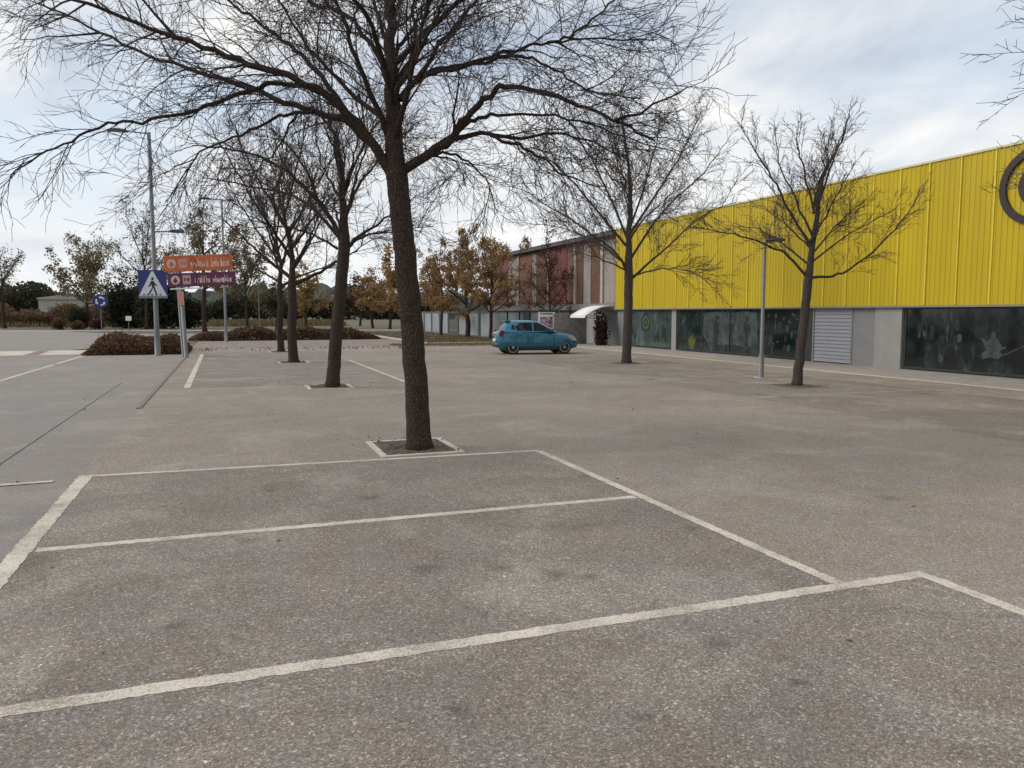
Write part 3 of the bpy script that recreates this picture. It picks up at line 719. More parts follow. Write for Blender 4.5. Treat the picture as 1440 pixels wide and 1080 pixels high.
# body
w = MB(); w.box(FX + .36, FX + 40, Y0, Y1 - .02, 0, ZB - .07); loc(w).build('ground_floor_wall', m_grey, store)
w = MB(); w.box(FX + .13, FX + 40, Y0 + .01, Y1 - .01, ZB - .002, ZT - .15); loc(w).build('upper_wall', m_yel, store)
loc(MB().box(FX + .31, FX + 40, Y0, Y1, ZT - .14, ZT - .02)).build('roof', m_grey, store)
# glazed bays with dark printed graphics
def glassmat(name, base, blotch, light, sc, thr=.5, wave=None):
    m, t, b = nt(name)
    v = objco(t, (1, 1, .55))
    n = noise(t, sc, 6, .7, v, 1.2); n2 = noise(t, sc * .45, 3, .5, v)
    cc = ramp(t, n, [(.36, base), (thr, [.6 * a + .4 * q for a, q in zip(base, blotch)]), (thr + .12, blotch), (thr + .24, light)])
    cc = mixc(t, ramp(t, n2, [(.42, 0), (.6, .85)]), cc, base)
    t.links.new(cc, b.inputs['Base Color']); b.inputs['Roughness'].default_value = .06; b.inputs['Specular IOR Level'].default_value = .5
    return m
g_jungle = glassmat('jungle_print_glass', (.006, .008, .008), (.035, .055, .052), (.15, .19, .175), 2.6, .48)
g_pale = glassmat('pale_print_glass', (.04, .058, .054), (.10, .13, .12), (.21, .24, .225), 1.6, .47)
g_teal = glassmat('teal_print_glass', (.010, .017, .017), (.045, .068, .065), (.17, .21, .20), 1.9, .47)
g_dark = glassmat('dark_glass', (.008, .011, .012), (.018, .026, .026), (.06, .075, .07), 1.8, .52)
m_leafprint = mat('green_print', (.075, .085, .012), .35, .5, 9)
m_dkprint = mat('dark_print', (.010, .014, .013), .3, .2, 4)
m_paleprint = mat('pale_print', (.036, .05, .047), .3, .6, 5)
m_frond = mat('frond_print', (.035, .055, .045), .3, .7, 6)
WX = FX + .2
def window(y0, y1, gm, z0=.06, nm=2):
    fr = MB(); zt = ZB - .075
    fr.box(WX - .02, WX + .05, y0, y1, z0, z0 + .06); fr.box(WX - .02, WX + .05, y0, y1, zt - .05, zt)
    for i in range(nm + 1):
        yc = y0 + .03 + (y1 - y0 - .06) * i / nm; fr.box(WX - .018, WX + .05, yc - .025, yc + .025, z0 + .06, zt - .05)
    f = loc(fr).build('window', m_frame, store)
    p = loc(MB().box(WX + .01, WX + .03, y0 + .02, y1 - .02, z0 + .03, zt - .03)).build('pane', gm, f)
    return f
def blob(name, parent, m, pts, x=WX + .008):          # flat printed graphic on the glass
    b = MB(); b.prism(pts, lambda u, w_, d: (d, u, w_), x, x - .002); return loc(b).build(name, m, parent)
def circ(y, z, ry, rz, n=20, a0=0, a1=6.2832): return [(y + ry * math.cos(a0 + (a1 - a0) * i / n), z + rz * math.sin(a0 + (a1 - a0) * i / n)) for i in range(n)]
def ringmesh(name, parent, m, y, z, r, th, x0, x1, n=48):
    b = MB()
    for i in range(n):
        a, c2 = 2 * math.pi * i / n, 2 * math.pi * (i + 1) / n
        o = [(y + q * math.cos(g), z + q * math.sin(g)) for q, g in ((r, a), (r, c2), (r - th, c2), (r - th, a))]
        b.poly([(x0, u, w_) for u, w_ in o])
        b.poly([(x0, *o[0]), (x0, *o[1]), (x1, *o[1]), (x1, *o[0])]); b.poly([(x0, *o[3]), (x0, *o[2]), (x1, *o[2]), (x1, *o[3])])
    return loc(b).build(name, m, parent)
loc(MB().box(WX - .03, WX + .12, 41.4, 42.95, 0, ZB - .065)).build('end_panel', m_grey, store)
wA = window(36.75, 41.3, g_pale, nm=1)
loc(MB().box(WX - .04, WX + .1, 36.3, 36.73, 0, ZB - .064)).build('mullion', m_pgrey, store)
wB = window(29.3, 36.2, g_teal, nm=3); wC = window(26.5, 29.2, g_dark, nm=1)
loc(MB().box(WX - .03, WX + .1, 25.95, 26.45, 0, ZB - .066)).build('mullion', m_frame, store)
# shutter
sh = MB(); z = .05
while z < ZB - .1:
    sh.prism([(WX + .06, z), (WX - .012, z + .005), (WX + .012, z + .125), (WX + .06, z + .125)], lambda u, w_, d: (u, d, w_), 23.85, 25.85); sh.box(WX + .02, WX + .055, 23.85, 25.85, z + .125, z + .145); z += .145
s_ = loc(sh).build('roller_shutter', m_shut, store)
for q in (25.86, 23.76): loc(MB().box(WX - .03, WX + .09, q, q + .08, 0, ZB - .063)).build('shutter_guide', m_grey, s_)
loc(MB().box(WX - .02, WX + .1, 22.62, 23.74, 0, ZB - .068)).build('grey_panel', m_grey, store)
loc(MB().box(WX - .09, WX + .1, 21.38, 22.6, 0, ZB - .062)).build('pillar', m_pgrey, store)
wD = window(14.9, 21.3, g_jungle, nm=1); wE = window(8.2, 14.8, g_jungle, nm=1); wF = window(1.0, 8.1, g_jungle, nm=1)
loc(MB().box(WX - .02, WX + .1, Y0, .95, 0, ZB - .068)).build('grey_panel', m_grey, store)
# prints
ringmesh('print_ring', wA, m_dkprint, 39.6, 1.45, .52, .10, WX + .006, WX + .009)
blob('print_disc', wA, m_leafprint, circ(39.6, 1.45, .3, .34), WX + .008)
ringmesh('print_ring', wA, m_dkprint, 39.6, 1.45, .22, .08, WX + .002, WX + .005)
rr = random.Random(4)
for (yc, n_) in ((40.8, 7), (38.2, 9), (37.4, 8)):
    for i in range(n_):
        a = rr.uniform(.2, 2.9); l_ = rr.uniform(.25, .7); y_, z_ = yc + rr.uniform(-.3, .3), .35 + rr.uniform(0, .4)
        blob('leaf_print', wA, m_dkprint, [(y_, z_), (y_ + l_ * .5 * math.cos(a) + .06, z_ + l_ * .5 * math.sin(a)), (y_ + l_ * math.cos(a), z_ + l_ * math.sin(a)), (y_ + l_ * .5 * math.cos(a) - .06, z_ + l_ * .5 * math.sin(a) + .04)], WX + .0085 - i * .0006 - (yc - 37) * .0008)
def figure(y, h, par, m, s=1):
    z0 = .14; k = h / 1.75
    o = [(-.10, 0), (-.03, 0), (-.01, .75), (.01, .75), (.03, 0), (.10, 0), (.13, .85), (.14, 1.05), (.22, .85), (.27, .88), (.2, 1.35), (.06, 1.45), (.05, 1.5), (.10, 1.58), (.09, 1.7), (0, 1.76), (-.09, 1.7), (-.10, 1.58), (-.05, 1.5), (-.06, 1.45), (-.2, 1.35), (-.27, .88), (-.22, .85), (-.14, 1.05), (-.13, .85)]
    blob('figure_print', par, m, [(y + u * k * s, z0 + w_ * k) for u, w_ in o], WX + .007)
m_back = mat('teal_backdrop_print', (.045, .062, .058), .2, .7, 2.6)
blob('backdrop_print', wB, m_back, [(29.5, .55), (30.2, .42), (31.2, .5), (32.3, .4), (33.4, .52), (33.9, .9), (33.8, 1.5), (33.95, 2.0), (32.6, 2.06), (31.5, 2.0), (30.4, 2.07), (29.55, 2.0)], WX + .0095)
for par, (a_, b__) in ((wB, (29.5, 34.2)), (wC, (26.7, 29.0)), (wA, (36.9, 39.0))):
    for i in range(26):
        y_ = rr.uniform(a_ + .2, b__ - .2); z_ = rr.uniform(.3, 1.95); n_ = 9; h_ = rr.uniform(.06, .3); w_ = rr.uniform(.04, .16)
        blob('frond_print', par, (m_frond, m_dkprint, m_paleprint)[i % 3], [(y_ + w_ * math.cos(q * 6.283 / n_) * rr.uniform(.5, 1.1), min(2.1, z_ + h_ * math.sin(q * 6.283 / n_) * rr.uniform(.6, 1.1))) for q in range(n_)], WX + .0069 - i * .0002)
figure(32.7, 1.75, wB, m_dkprint); figure(31.5, 1.85, wB, m_dkprint); figure(30.3, 1.75, wB, m_dkprint)
blob('yellow_plant_print', wB, m_leafprint, [(35.0, .15), (35.12, .4), (35.2, .75), (35.0, .6), (34.95, .9), (34.82, .7), (34.7, 1.02), (34.65, .62), (34.45, .8), (34.5, .45), (34.62, .3), (34.6, .15)], WX + .006)
# jungle print: hanging foliage fronds and a seated figure with a rope
for par, (a_, b__) in ((wD, (15.2, 21.1)), (wE, (8.5, 14.6))):
    for i in range(40):
        y_ = rr.uniform(a_, b__); 
        if abs(y_ - (a_ + 2.7)) < 1.0: continue
        z_ = rr.uniform(.3, 1.9); n_ = 9; h_ = rr.uniform(.12, .4); w_ = rr.uniform(.05, .16)
        blob('frond_print', par, m_frond if rr.random() < .6 else m_dkprint, [(y_ + w_ * math.cos(q * 6.283 / n_) * rr.uniform(.5, 1.1), min(2.1, z_ + h_ * math.sin(q * 6.283 / n_) * rr.uniform(.6, 1.1))) for q in range(n_)], WX + .0088 - i * .0002)
    yc = a_ + 2.7
    blob('seated_figure_print', par, m_paleprint, [(yc - .22, .55), (yc + .1, .6), (yc + .34, .52), (yc + .4, .72), (yc + .2, .82), (yc + .30, 1.0), (yc + .42, 1.16), (yc + .36, 1.2), (yc + .18, 1.1), (yc + .05, 1.22), (yc + .08, 1.34), (yc, 1.44), (yc - .09, 1.36), (yc - .08, 1.24), (yc - .2, 1.14), (yc - .34, .95), (yc - .46, .98), (yc - .44, .9), (yc - .26, .82), (yc - .36, .7)], WX + .0015)
    blob('rope_print', par, m_paleprint, [(yc - 1.1, 1.02), (yc - .5, .72), (yc, .62), (yc + .5, .6), (yc + .5, .63), (yc, .65), (yc - .5, .76), (yc - 1.08, 1.06)], WX + .001)
# round emblem on the cladding
lg = ringmesh('emblem', store, m_brown, 16.62, 5.72, 1.12, .21, FX - .10, FX - .02)
ringmesh('emblem_inner_ring', lg, m_brown, 16.5, 5.72, .62, .27, FX - .101, FX - .02)

# ---------------------------------------------------------------- brown building beyond
m_bk = mat('red_brown_brick', (.20, .095, .07), .8, .3, 3, bmp=.3)
m_red = mat('faded_red_panel', (.17, .05, .045), .6, .25, 2)
m_ochre = mat('brown_panel', (.12, .06, .03), .6, .25, 2)
m_cream = mat('cream_pilaster', (.36, .32, .28), .7, .1, 3)
m_tan = mat('pale_render', (.27, .235, .215), .8, .12, 2)
m_dkroof = mat('dark_roof', (.07, .075, .08), .6, .2, 2)
m_wg = mat('window_glass_blue_grey', (.10, .13, .155), .12, .35, .7)
m_wg2 = mat('pale_shop_glass', (.22, .26, .28), .15, .35, .6)
bb = thing('brown_building', 'red-brown building with cream pilasters and grey shopfronts beyond the yellow store', 'building', (FX, 60, 0))
OB = (FX, 60, 0)
def bx(name, m, x0, x1, y0, y1, z0, z1, par=None): return loc(MB().box(x0, x1, y0, y1, z0, z1), OB).build(name, m, par or bb)
B0, B1 = 43.25, 68.0
bx('wall', m_bk, FX + .35, FX + 20, B0, B1, 2.3, 6.75)
bx('shop_wall', m_grey, FX + .34, FX + 19.9, B0, B1, 0, 2.28)
bx('fascia', m_grey, FX + .1, FX + .5, B0, B1, 2.18, 2.6)
bx('roof', m_dkroof, FX - .1, FX + 20, B0 - .1, B1 + .1, 6.76, 7.05)
y = B0 + .1; seq = [(m_tan, 1.7), (m_cream, .35), (m_ochre, 1.3), (m_tan, 1.1), (m_ochre, .9), (m_cream, .3), (m_bk, 1.1), (m_red, 3.0), (m_cream, .3), (m_ochre, 2.1), (m_tan, .9), (m_bk, 2.6), (m_cream, .35), (m_tan, 2.2), (m_red, 2.5), (m_ochre, 1.4)]
i = 0
while y < B1 - 3.2:
    m_, wd = seq[i % len(seq)]; pr = .12 if m_ is m_cream else .05
    bx('pilaster' if m_ is m_cream else 'wall_panel', m_, FX + .34 - pr, FX + .348, y, y + wd, 2.62, 6.7 if m_ is m_cream else 6.55); y += wd + .12; i += 1
y = B0 + 4.6; i = 0
while y < B1 - 3:
    wd = (2.0, 1.4, 2.6)[i % 3]
    f = bx('window', m_darksteel, FX + .26, FX + .335, y, y + wd, .3, 2.1)
    bx('pane', (m_wg2, m_wg, m_wg2)[i % 3], FX + .24, FX + .255, y + .07, y + wd - .07, .38, 2.02, f)
    y += wd + (.5, .9, .35)[i % 3]; i += 1
pt = bx('door', m_pgrey, FX + .25, FX + .338, B0 + 2.9, B0 + 4.1, .02, 2.1); bx('door_handle', m_darksteel, FX + .2, FX + .248, B0 + 3.0, B0 + 3.05, .9, 1.15, pt)
# awning
aw = thing('awning', 'white sloping awning at the near end of the grey shopfront', 'awning', (21.15, 44.5, 2.12))
a = MB(); n = 10
for i in range(n + 1):
    q = i / n; x = 1.2 - 1.8 * q; z = .34 - .62 * q ** 2
    for yy in (-1.1, 1.1): a.v.append((x, yy, z))
    for yy in (-1.1, 1.1): a.v.append((x, yy, z - .03))
for i in range(n):
    k = 4 * i; a.f += [(k, k + 4, k + 5, k + 1), (k + 2, k + 3, k + 7, k + 6), (k, k + 2, k + 6, k + 4), (k + 1, k + 5, k + 7, k + 3)]
a.f += [(0, 1, 3, 2), (4 * n, 4 * n + 2, 4 * n + 3, 4 * n + 1)]
m_awn = mat('white_awning_cloth', (.80, .78, .74), .8, .06, 3)
a.build('canopy', m_awn, aw, True)
va = MB(); va.box(-.625, -.605, -1.1, 1.1, -.42, -.31); va.build('valance', m_awn, aw)
for yy in (-1.05, 1.05): MB().tube([(1.2, yy, -.5), (-.5, yy, -.22)], [.02, .02], 6).build('support_arm', m_darksteel, aw)
# low grey garden wall beside the crimson shrub, poster
gw = tag(MB().box(19.6, 21.9, 46.05, 46.3, 0, 1.95).build('grey_wall', mat('rough_grey_wall', (.20, .20, .20), .9, .35, 3, bmp=.5)), 'short rough grey wall standing under the white awning', 'wall')
bevel(gw, .02)
po = thing('poster', 'pink and white poster panel standing behind the bonnet of the blue hatchback', 'poster', (19.35, 46.6, 0))
MB().box(-.56, .56, 0, .06, .12, 2.05).build('board', m_white, po)
m_pink, m_mag = mat('pink_print', (.50, .30, .38), .5, .2, 5), mat('plum_print', (.10, .04, .07), .5, .3, 8)
MB().box(-.5, .5, -.006, -.001, .85, 1.75).build('picture', m_pink, po)
pm = MB()
for i in range(16):
    x, z = rr.uniform(-.45, .4), rr.uniform(.9, 1.7); pm.box(x, x + rr.uniform(.05, .16), -.010 - i * .0003, -.007, z, z + rr.uniform(.05, .14))
pm.build('print_marks', m_mag, po)
tb = MB()
for j, z in enumerate((1.9, .7, .56, .42, .28)):
    x = -.45
    while x < .4: w_ = rr.uniform(.04, .12); tb.box(x, x + w_, -.009, -.001, z, z + (.1 if j == 0 else .05)); x += w_ + .03
tb.build('lettering_marks', m_mag, po)
for x in (-.5, .46): MB().box(x, x + .04, .01, .05, 0, .119).build('leg', m_darksteel, po)
# fence: grey posts with pale translucent panels
fe = thing('panel_fence', 'grey metal fence with pale panels behind the rust-leaved tree', 'fence', (18.95, 56.5, 0))
m_fp = mat('pale_fence_panel', (.30, .335, .35), .35, .25, .5); m_post = mat('grey_post', (.20, .215, .22), .5, .1, 5, metal=.2)
for i in range(9):
    y = i * 3.1
    MB().box(-.05, .05, y - .05, y + .05, 0, 2.2).build('post', m_post, fe)
    if i < 8:
        if i not in (3,): MB().box(-.012, .012, y + .35, y + 2.75, .18, 1.95).build('panel', m_fp, fe)
        r = MB(); r.box(-.02, .02, y + .05, y + 3.05, 2.02, 2.1); r.box(-.02, .02, y + .05, y + 3.05, .08, .15)
        for k in range(2 if i != 3 else 12):
            yy = y + (.25 + k * 2.6 if i != 3 else .25 + k * .23); r.box(-.016, .016, yy - .015, yy + .015, .15, 2.02)
        r.build('rail', m_post, fe)

# ---------------------------------------------------------------- warehouse far left
wh = thing('warehouse', 'low pale warehouse far beyond the brown scrub at left', 'building', wpt(96, 215))
m_ww = mat('pale_warehouse_wall', (.36, .34, .30), .8, .1, .3)
wh.scale = (.62, 1, 1)
wb_ = MB(); wb_.box(-10, 12, 0, 20, 0, 5.2); wb_.build('wall', m_ww, wh)
rf = MB(); rf.prism([(-10.4, 5.21), (12.4, 5.21), (12.4, 5.6), (1, 6.6), (-10.4, 5.6)], lambda u, w_, d: (u, d, w_), -.4, 20.4); rf.build('roof', m_cream, wh, fixn=True)
for x in (-7, -1, 5): MB().box(x, x + 3, -.05, -.004, .1, 3.6).build('loading_door', m_grey, wh)

# ---------------------------------------------------------------- street lamps
def lamp_tall(base, h, arm, low_arm, label, r=.10):
    root = thing('street_lamp', label, 'street lamp', base)
    MB().lathe([(r * 2.0, 0), (r * 2.0, .03), (r * 1.3, .06), (r * 1.3, .9), (r * 1.12, 1.0), (r * .8, h)], 12).build('pole', m_steel, root, True)
    b = MB()
    def head(x, z, sg, L):
        a = MB(); a.tube([(0, 0, z), (sg * L * .55, 0, z + .04)], [.035, .03], 8); a.build('arm', m_steel, root)
        hd = MB(); hd.prism([(sg * L * .5, z + .0), (sg * L * .55, z + .11), (sg * L * .8, z + .13), (sg * L, z + .06), (sg * L, z)], lambda u, w_, d: (u, d, w_), -.13, .13)
        hb = hd.build('lamp_head', m_darksteel, root, fixn=True)
        q = MB().box(min(sg * L * .6, sg * L * .96), max(sg * L * .6, sg * L * .96), -.1, .1, z - .02, z - .002); q.build('lens', m_wg2, hb)
    head(0, h - .06, arm[0], arm[1])
    if low_arm: head(0, low_arm[2], low_arm[0], low_arm[1])
    return root
lamp_tall(on(222, 500), 10.25, (-1, 1.7), (1, 1.35, 5.75), 'tall grey lamp post with two arms beside the brown hedge mound')
lamp_tall((-.05, 57.5, 0), 9.7, (-1, 1.4), (1, .8, 9.6), 'second tall lamp post, farther off behind the direction sign', .08)
pb = on(1070, 531)
dl = thing('disc_lamp', 'short grey lamp post with flat disc head before the yellow wall', 'street lamp', pb)
MB().lathe([(.13, 0), (.13, .03), (.085, .05), (.08, .7), (.06, .75), (.045, 4.05)], 12).build('pole', m_steel, dl, True)
a = MB(); a.tube([(0, 0, 4.0), (.03, 0, 4.15), (.12, -.02, 4.22), (.3, -.05, 4.24)], [.045, .045, .04, .035], 8); a.build('arm', m_steel, dl, True)
hd = MB(); hd.lathe([(.05, 4.20), (.22, 4.17), (.30, 4.20), (.30, 4.235), (.22, 4.29), (.08, 4.32)], 20, (.33, -.06, 0)); hb = hd.build('lamp_head', m_darksteel, dl, True)
MB().lathe([(.17, 4.15), (.17, 4.168)], 16, (.33, -.06, 0)).build('lens', m_wg2, hb)
MB().box(-.16, .16, -.16, .16, 0, .025).build('base_plate', m_kerb, dl)
# thin far pole
tp_ = thing('thin_pole', 'thin plain grey pole on the far verge', 'pole', (3.3, 88, 0))
MB().lathe([(.09, 0), (.09, .02), (.05, .04), (.045, 5.6), (.06, 5.61), (.03, 5.66)], 8).build('shaft', m_steel, tp_)

# ---------------------------------------------------------------- signs
m_blue = mat('sign_blue', (.012, .028, .16), .4, .08, 4)
m_swhite = mat('sign_white', (.62, .64, .68), .4, .05, 4)
m_orange = mat('sign_orange', (.50, .115, .03), .45, .12, 3)
m_purple = mat('sign_purple', (.11, .012, .055), .45, .12, 3)
m_signback = m_steel
lp = Vector(on(222, 500))
# pedestrian crossing sign, on the tall lamp post
ps = thing('crossing_sign', 'square blue pedestrian crossing sign with white triangle on the tall lamp post', 'sign', (lp.x - .08, lp.y - .16, 2.68), R_(-8))
S = .62
MB().box(-S, S, -.02, .01, 0, 1.3).build('panel', m_blue, ps)
MB().box(-S, S, -.026, -.021, .0, .13).build('lower_band', mat('sign_grey_band', (.16, .20, .24), .5), ps)
tri = MB(); tri.prism([(-.6, .12), (.6, .12), (.04, 1.24), (-.04, 1.24)], lambda u, w_, d: (u, d, w_), -.021, -.027); to = tri.build('white_triangle', m_swhite, ps, fixn=True)
pf = MB()
fy = lambda u, w_, d: (u, d, w_)
for poly in ([(-.05, .95), (-.06, 1.03), (0, 1.08), (.06, 1.03), (.05, .95), (0, .92)], [(-.07, .9), (.06, .9), (.09, .62), (-.03, .6)], [(-.07, .88), (-.13, .72), (-.2, .66), (-.17, .61), (-.08, .68), (-.03, .76)], [(.06, .88), (.12, .76), (.2, .72), (.19, .66), (.1, .69), (.05, .76)],
             [(-.03, .6), (.03, .61), (-.06, .42), (-.14, .27), (-.21, .28), (-.13, .43)], [(.02, .6), (.09, .62), (.13, .45), (.2, .28), (.13, .27), (.06, .43)]):
    pf.prism([(u, w_ - .1) for u, w_ in poly], fy, -.0275, -.030)
for i in range(5): pf.box(-.44 + i * .18, -.44 + i * .18 + .09, -.031, -.0275, .14, .19)
pf.build('walking_figure', m_black, to, fixn=True)
br = MB(); br.box(-.04, .3, .01, .05, .3, .36); br.box(-.04, .3, .01, .05, 1.0, 1.06); br.build('bracket', m_steel, ps)
# roundabout sign
rs = thing('roundabout_sign', 'round blue sign with white arrows on a grey post across the road', 'sign', wpt(142, 98), R_(8))
MB().lathe([(.07, 0), (.07, .02), (.05, .04), (.05, 4.3)], 8, (0, .08, 0)).build('post', m_steel, rs)
rs.scale = (.86, .86, .88)
MB().lathe([(.86, -.02), (.90, 0), (.86, .025)], 28, (0, 0, 3.75), 1).build('disc', m_blue, rs)
ra = MB()
for k in range(3):
    a0 = k * 2.094 + .5
    pts = [(r_ * math.cos(a0 + s_ * .9), r_ * math.sin(a0 + s_ * .9)) for r_, s_ in [(.58, i / 6) for i in range(7)]] + [(.7 * math.cos(a0 + .95), .7 * math.sin(a0 + .95)), (.5 * math.cos(a0 + 1.5), .5 * math.sin(a0 + 1.5)), (.3 * math.cos(a0 + .95), .3 * math.sin(a0 + .95))] + [(.40 * math.cos(a0 + s_ * .9), .40 * math.sin(a0 + s_ * .9)) for s_ in [(6 - i) / 6 for i in range(7)]]
    ra.prism([(u, w_ + 3.75) for u, w_ in pts], fy, -.022, -.03)
ra.build('arrows', m_swhite, rs, fixn=True)
# direction sign, leaning a little
ds = thing('direction_sign', 'leaning grey post with orange and purple direction panels right of the tall lamp post', 'sign', on(262, 503), R_(-16))
ds.rotation_euler = (0, R_(-2.2), R_(-16))
MB().lathe([(.13, 0), (.13, .03), (.09, .05), (.085, 4.45)], 12).build('post', m_steel, ds, True)
MB().lathe([(.055, 0), (.055, 3.9)], 10, (-.17, .12, 0)).build('rear_post', m_steel, ds, True)
def marks(b, x0, x1, z0, z1, y, rnd):
    x = x0
    while x < x1 - .03:        # unreadable lettering: rows of small strokes of uneven height
        w_ = rnd.uniform(.05, .09); h_ = (z1 - z0) * rnd.choice((.62, .62, .7, 1.0))
        b.box(x, x + .022, y - .004, y, z0, z0 + h_); 
        if rnd.random() < .8: b.box(x + .022, x + w_, y - .0035, y, z0 + (z1 - z0) * rnd.choice((0, .28, .5)), z0 + (z1 - z0) * rnd.choice((.12, .4, .62)) + .015)
        if rnd.random() < .5: b.box(x + w_ - .018, x + w_, y - .003, y, z0, z0 + (z1 - z0) * .6)
        x += w_ + .03
def board(name, m, z0, z1, x0, x1, split, words, lab=None):
    p = MB().box(x0, x1, -.15, -.11, z0, z1).build(name, m, ds); bevel(p, .015)
    e = MB(); e.box(x0 + .03, x1 - .03, -.153, -.1505, z1 - .05, z1 - .03); e.box(x0 + .03, x1 - .03, -.153, -.1505, z0 + .03, z0 + .05)
    e.box(split, split + .03, -.1535, -.1505, z0 + .05, z1 - .05); e.build('border', m, p)
    rnd = random.Random(name); ml = mat(name + '_letters', (.72, .55, .48), .5)
    for a, c2 in words: tx = MB(); marks(tx, a, c2, z0 + .24 * (z1 - z0), z0 + .76 * (z1 - z0), -.1505, rnd); tx.build('lettering', ml, p)
    ic = MB(); zc = (z0 + z1) / 2
    ic.lathe([(.2, -.156), (.2, -.151)], 14, (x0 + .34, 0, zc), 1); ic.build('icon', mat(name + '_icon', (.55, .40, .38), .5), p)
    i2 = MB(); i2.box(x0 + .66, x0 + 1.0, -.157, -.151, zc - .2, zc + .2); i2.build('pictogram_plate', mat(name + '_plate', (.42, .30, .26), .5), p)
    i3 = MB(); i3.box(x0 + .72, x0 + .80, -.160, -.158, zc - .05, zc + .08); i3.box(x0 + .85, x0 + .94, -.160, -.158, zc - .05, zc + .08); i3.build('pictogram', m, p)
    i4 = MB(); i4.prism([(x0 + .34 + u, zc + w_) for u, w_ in [(-.12, -.08), (0, .13), (.12, -.08), (.04, -.08), (.04, -.15), (-.04, -.15), (-.04, -.08)]], fy, -.157, -.160); i4.build('symbol', m, p, fixn=True)
board('orange_panel', m_orange, 3.82, 4.52, -.62, 2.35, .48, ((.56, 1.36), (1.44, 2.24)))
board('purple_panel', m_purple, 3.15, 3.75, -.50, 2.45, .60, ((.68, 1.36), (1.46, 2.30)))
wl = MB().box(-.42, 1.0, -.14, -.11, 3.04, 3.10).build('white_rail', m_white, ds)
MB().box(-.13, .13, -.135, -.10, 2.35, 2.95).build('small_plate', mat('salmon_plate', (.52, .24, .18), .5, .2, 12), ds)
# small white sign behind the lamp post
sw = thing('small_sign', 'small white plate on a short post behind the tall lamp post', 'sign', (-8.25, 78, 0))
MB().box(-.03, .03, -.02, .02, 0, 1.35).build('post', m_steel, sw); MB().box(-.24, .24, -.045, -.021, 1.3, 1.72).build('plate', m_white, sw)

# ---------------------------------------------------------------- hatchback
CARX, CARY = wpt(751, 36.0)[0], 36.0
car = thing('hatchback', 'teal blue five-door hatchback parked crosswise on the lot before the poster', 'car', (CARX, CARY, 0), R_(-6))
car.scale = (1.09, 1.05, 1.13)
m_carp, t, b_ = nt('teal_car_paint')
b_.inputs['Base Color'].default_value = (.006, .125, .205, 1); b_.inputs['Metallic'].default_value = .35; b_.inputs['Roughness'].default_value = .32
b_.inputs['Coat Weight'].default_value = .8; b_.inputs['Coat Roughness'].default_value = .06
cn = noise(t, 900, 1); t.links.new(mixc(t, ramp(t, cn, [(.4, 0), (.7, .4)]), (.005, .125, .205), (.010, .17, .26)), b_.inputs['Base Color'])
m_cg = mat('car_glass', (.012, .016, .018), .06, .1, 3, spec=.45)
m_tyre = mat('tyre_rubber', (.018, .018, .019), .85, .15, 10)
m_rim = mat('alloy_rim', (.42, .39, .37), .45, .1, 10, metal=.3)
m_plas = mat('black_plastic', (.02, .02, .022), .6, .1, 10)
st = [(-1.83, .80, .42, .50), (-1.79, .92, .34, .64), (-1.70, .98, .27, .72), (-1.5, 1.0, .23, .775), (-1.15, 1.0, .21, .80), (-.7, .985, .20, .805), (-.2, .965, .20, .805), (.3, .945, .20, .805), (.75, .925, .20, .80), (1.1, .885, .205, .795), (1.4, .845, .22, .775), (1.62, .80, .235, .74), (1.77, .745, .26, .67), (1.845, .66, .32, .55)]
body = MB(); sec = []
def sect(x, zt, zb, hw):
    h = zt - zb
    half = [(0, zb), (hw * .8, zb), (hw * .95, zb + .05), (hw, zb + .18), (hw * 1.0, zb + h * .45), (hw * .985, zb + h * .68), (hw * .95, zt - .09), (hw * .88, zt - .02), (hw * .7, zt + .01), (0, zt + .025)]
    return [(x, y, z) for y, z in half] + [(x, -y, z) for y, z in half[-2:0:-1]]
def interp(stt, sub):
    out = []
    for i in range(len(stt) - 1):
        p0, p1, p2, p3 = stt[max(i - 1, 0)], stt[i], stt[i + 1], stt[min(i + 2, len(stt) - 1)]
        for k in range(sub):
            u = k / sub; out.append(tuple(.5 * (2 * b1 + (c1 - a1) * u + (2 * a1 - 5 * b1 + 4 * c1 - d1) * u * u + (3 * b1 - a1 - 3 * c1 + d1) * u ** 3) for a1, b1, c1, d1 in zip(p0, p1, p2, p3)))
    return out + [stt[-1]]
rings = [sect(*s_) for s_ in interp(st, 3)]; n = len(rings[0])
for r_ in rings: body.v += r_
for i in range(len(rings) - 1):
    for j in range(n):
        a = i * n + j; c2 = i * n + (j + 1) % n; body.f.append((a, a + n, c2 + n, c2))
body.f.append(tuple(range(n))); body.f.append(tuple((len(rings) - 1) * n + j for j in range(n))[::-1])
bo = body.build('body', m_carp, car, True, True)
cut = MB()
WHX = (-1.16, 1.22)
for x in WHX:
    for sg in (-1, 1): cut.lathe([(.345, sg * .56), (.345, sg * 1.1)], 28, (x, 0, .29), 1)
cu = cut.build('cutter', m_plas, None, False, True)
bm_ = bo.modifiers.new('arch', 'BOOLEAN'); bm_.object = cu; bm_.operation = 'DIFFERENCE'; bm_.solver = 'EXACT'
dg = bpy.context.evaluated_depsgraph_get(); ne = bpy.data.meshes.new_from_object(bo.evaluated_get(dg)); bo.modifiers.clear(); bo.data = ne
ne.materials.clear(); ne.materials.append(m_carp)
bpy.data.objects.remove(cu)
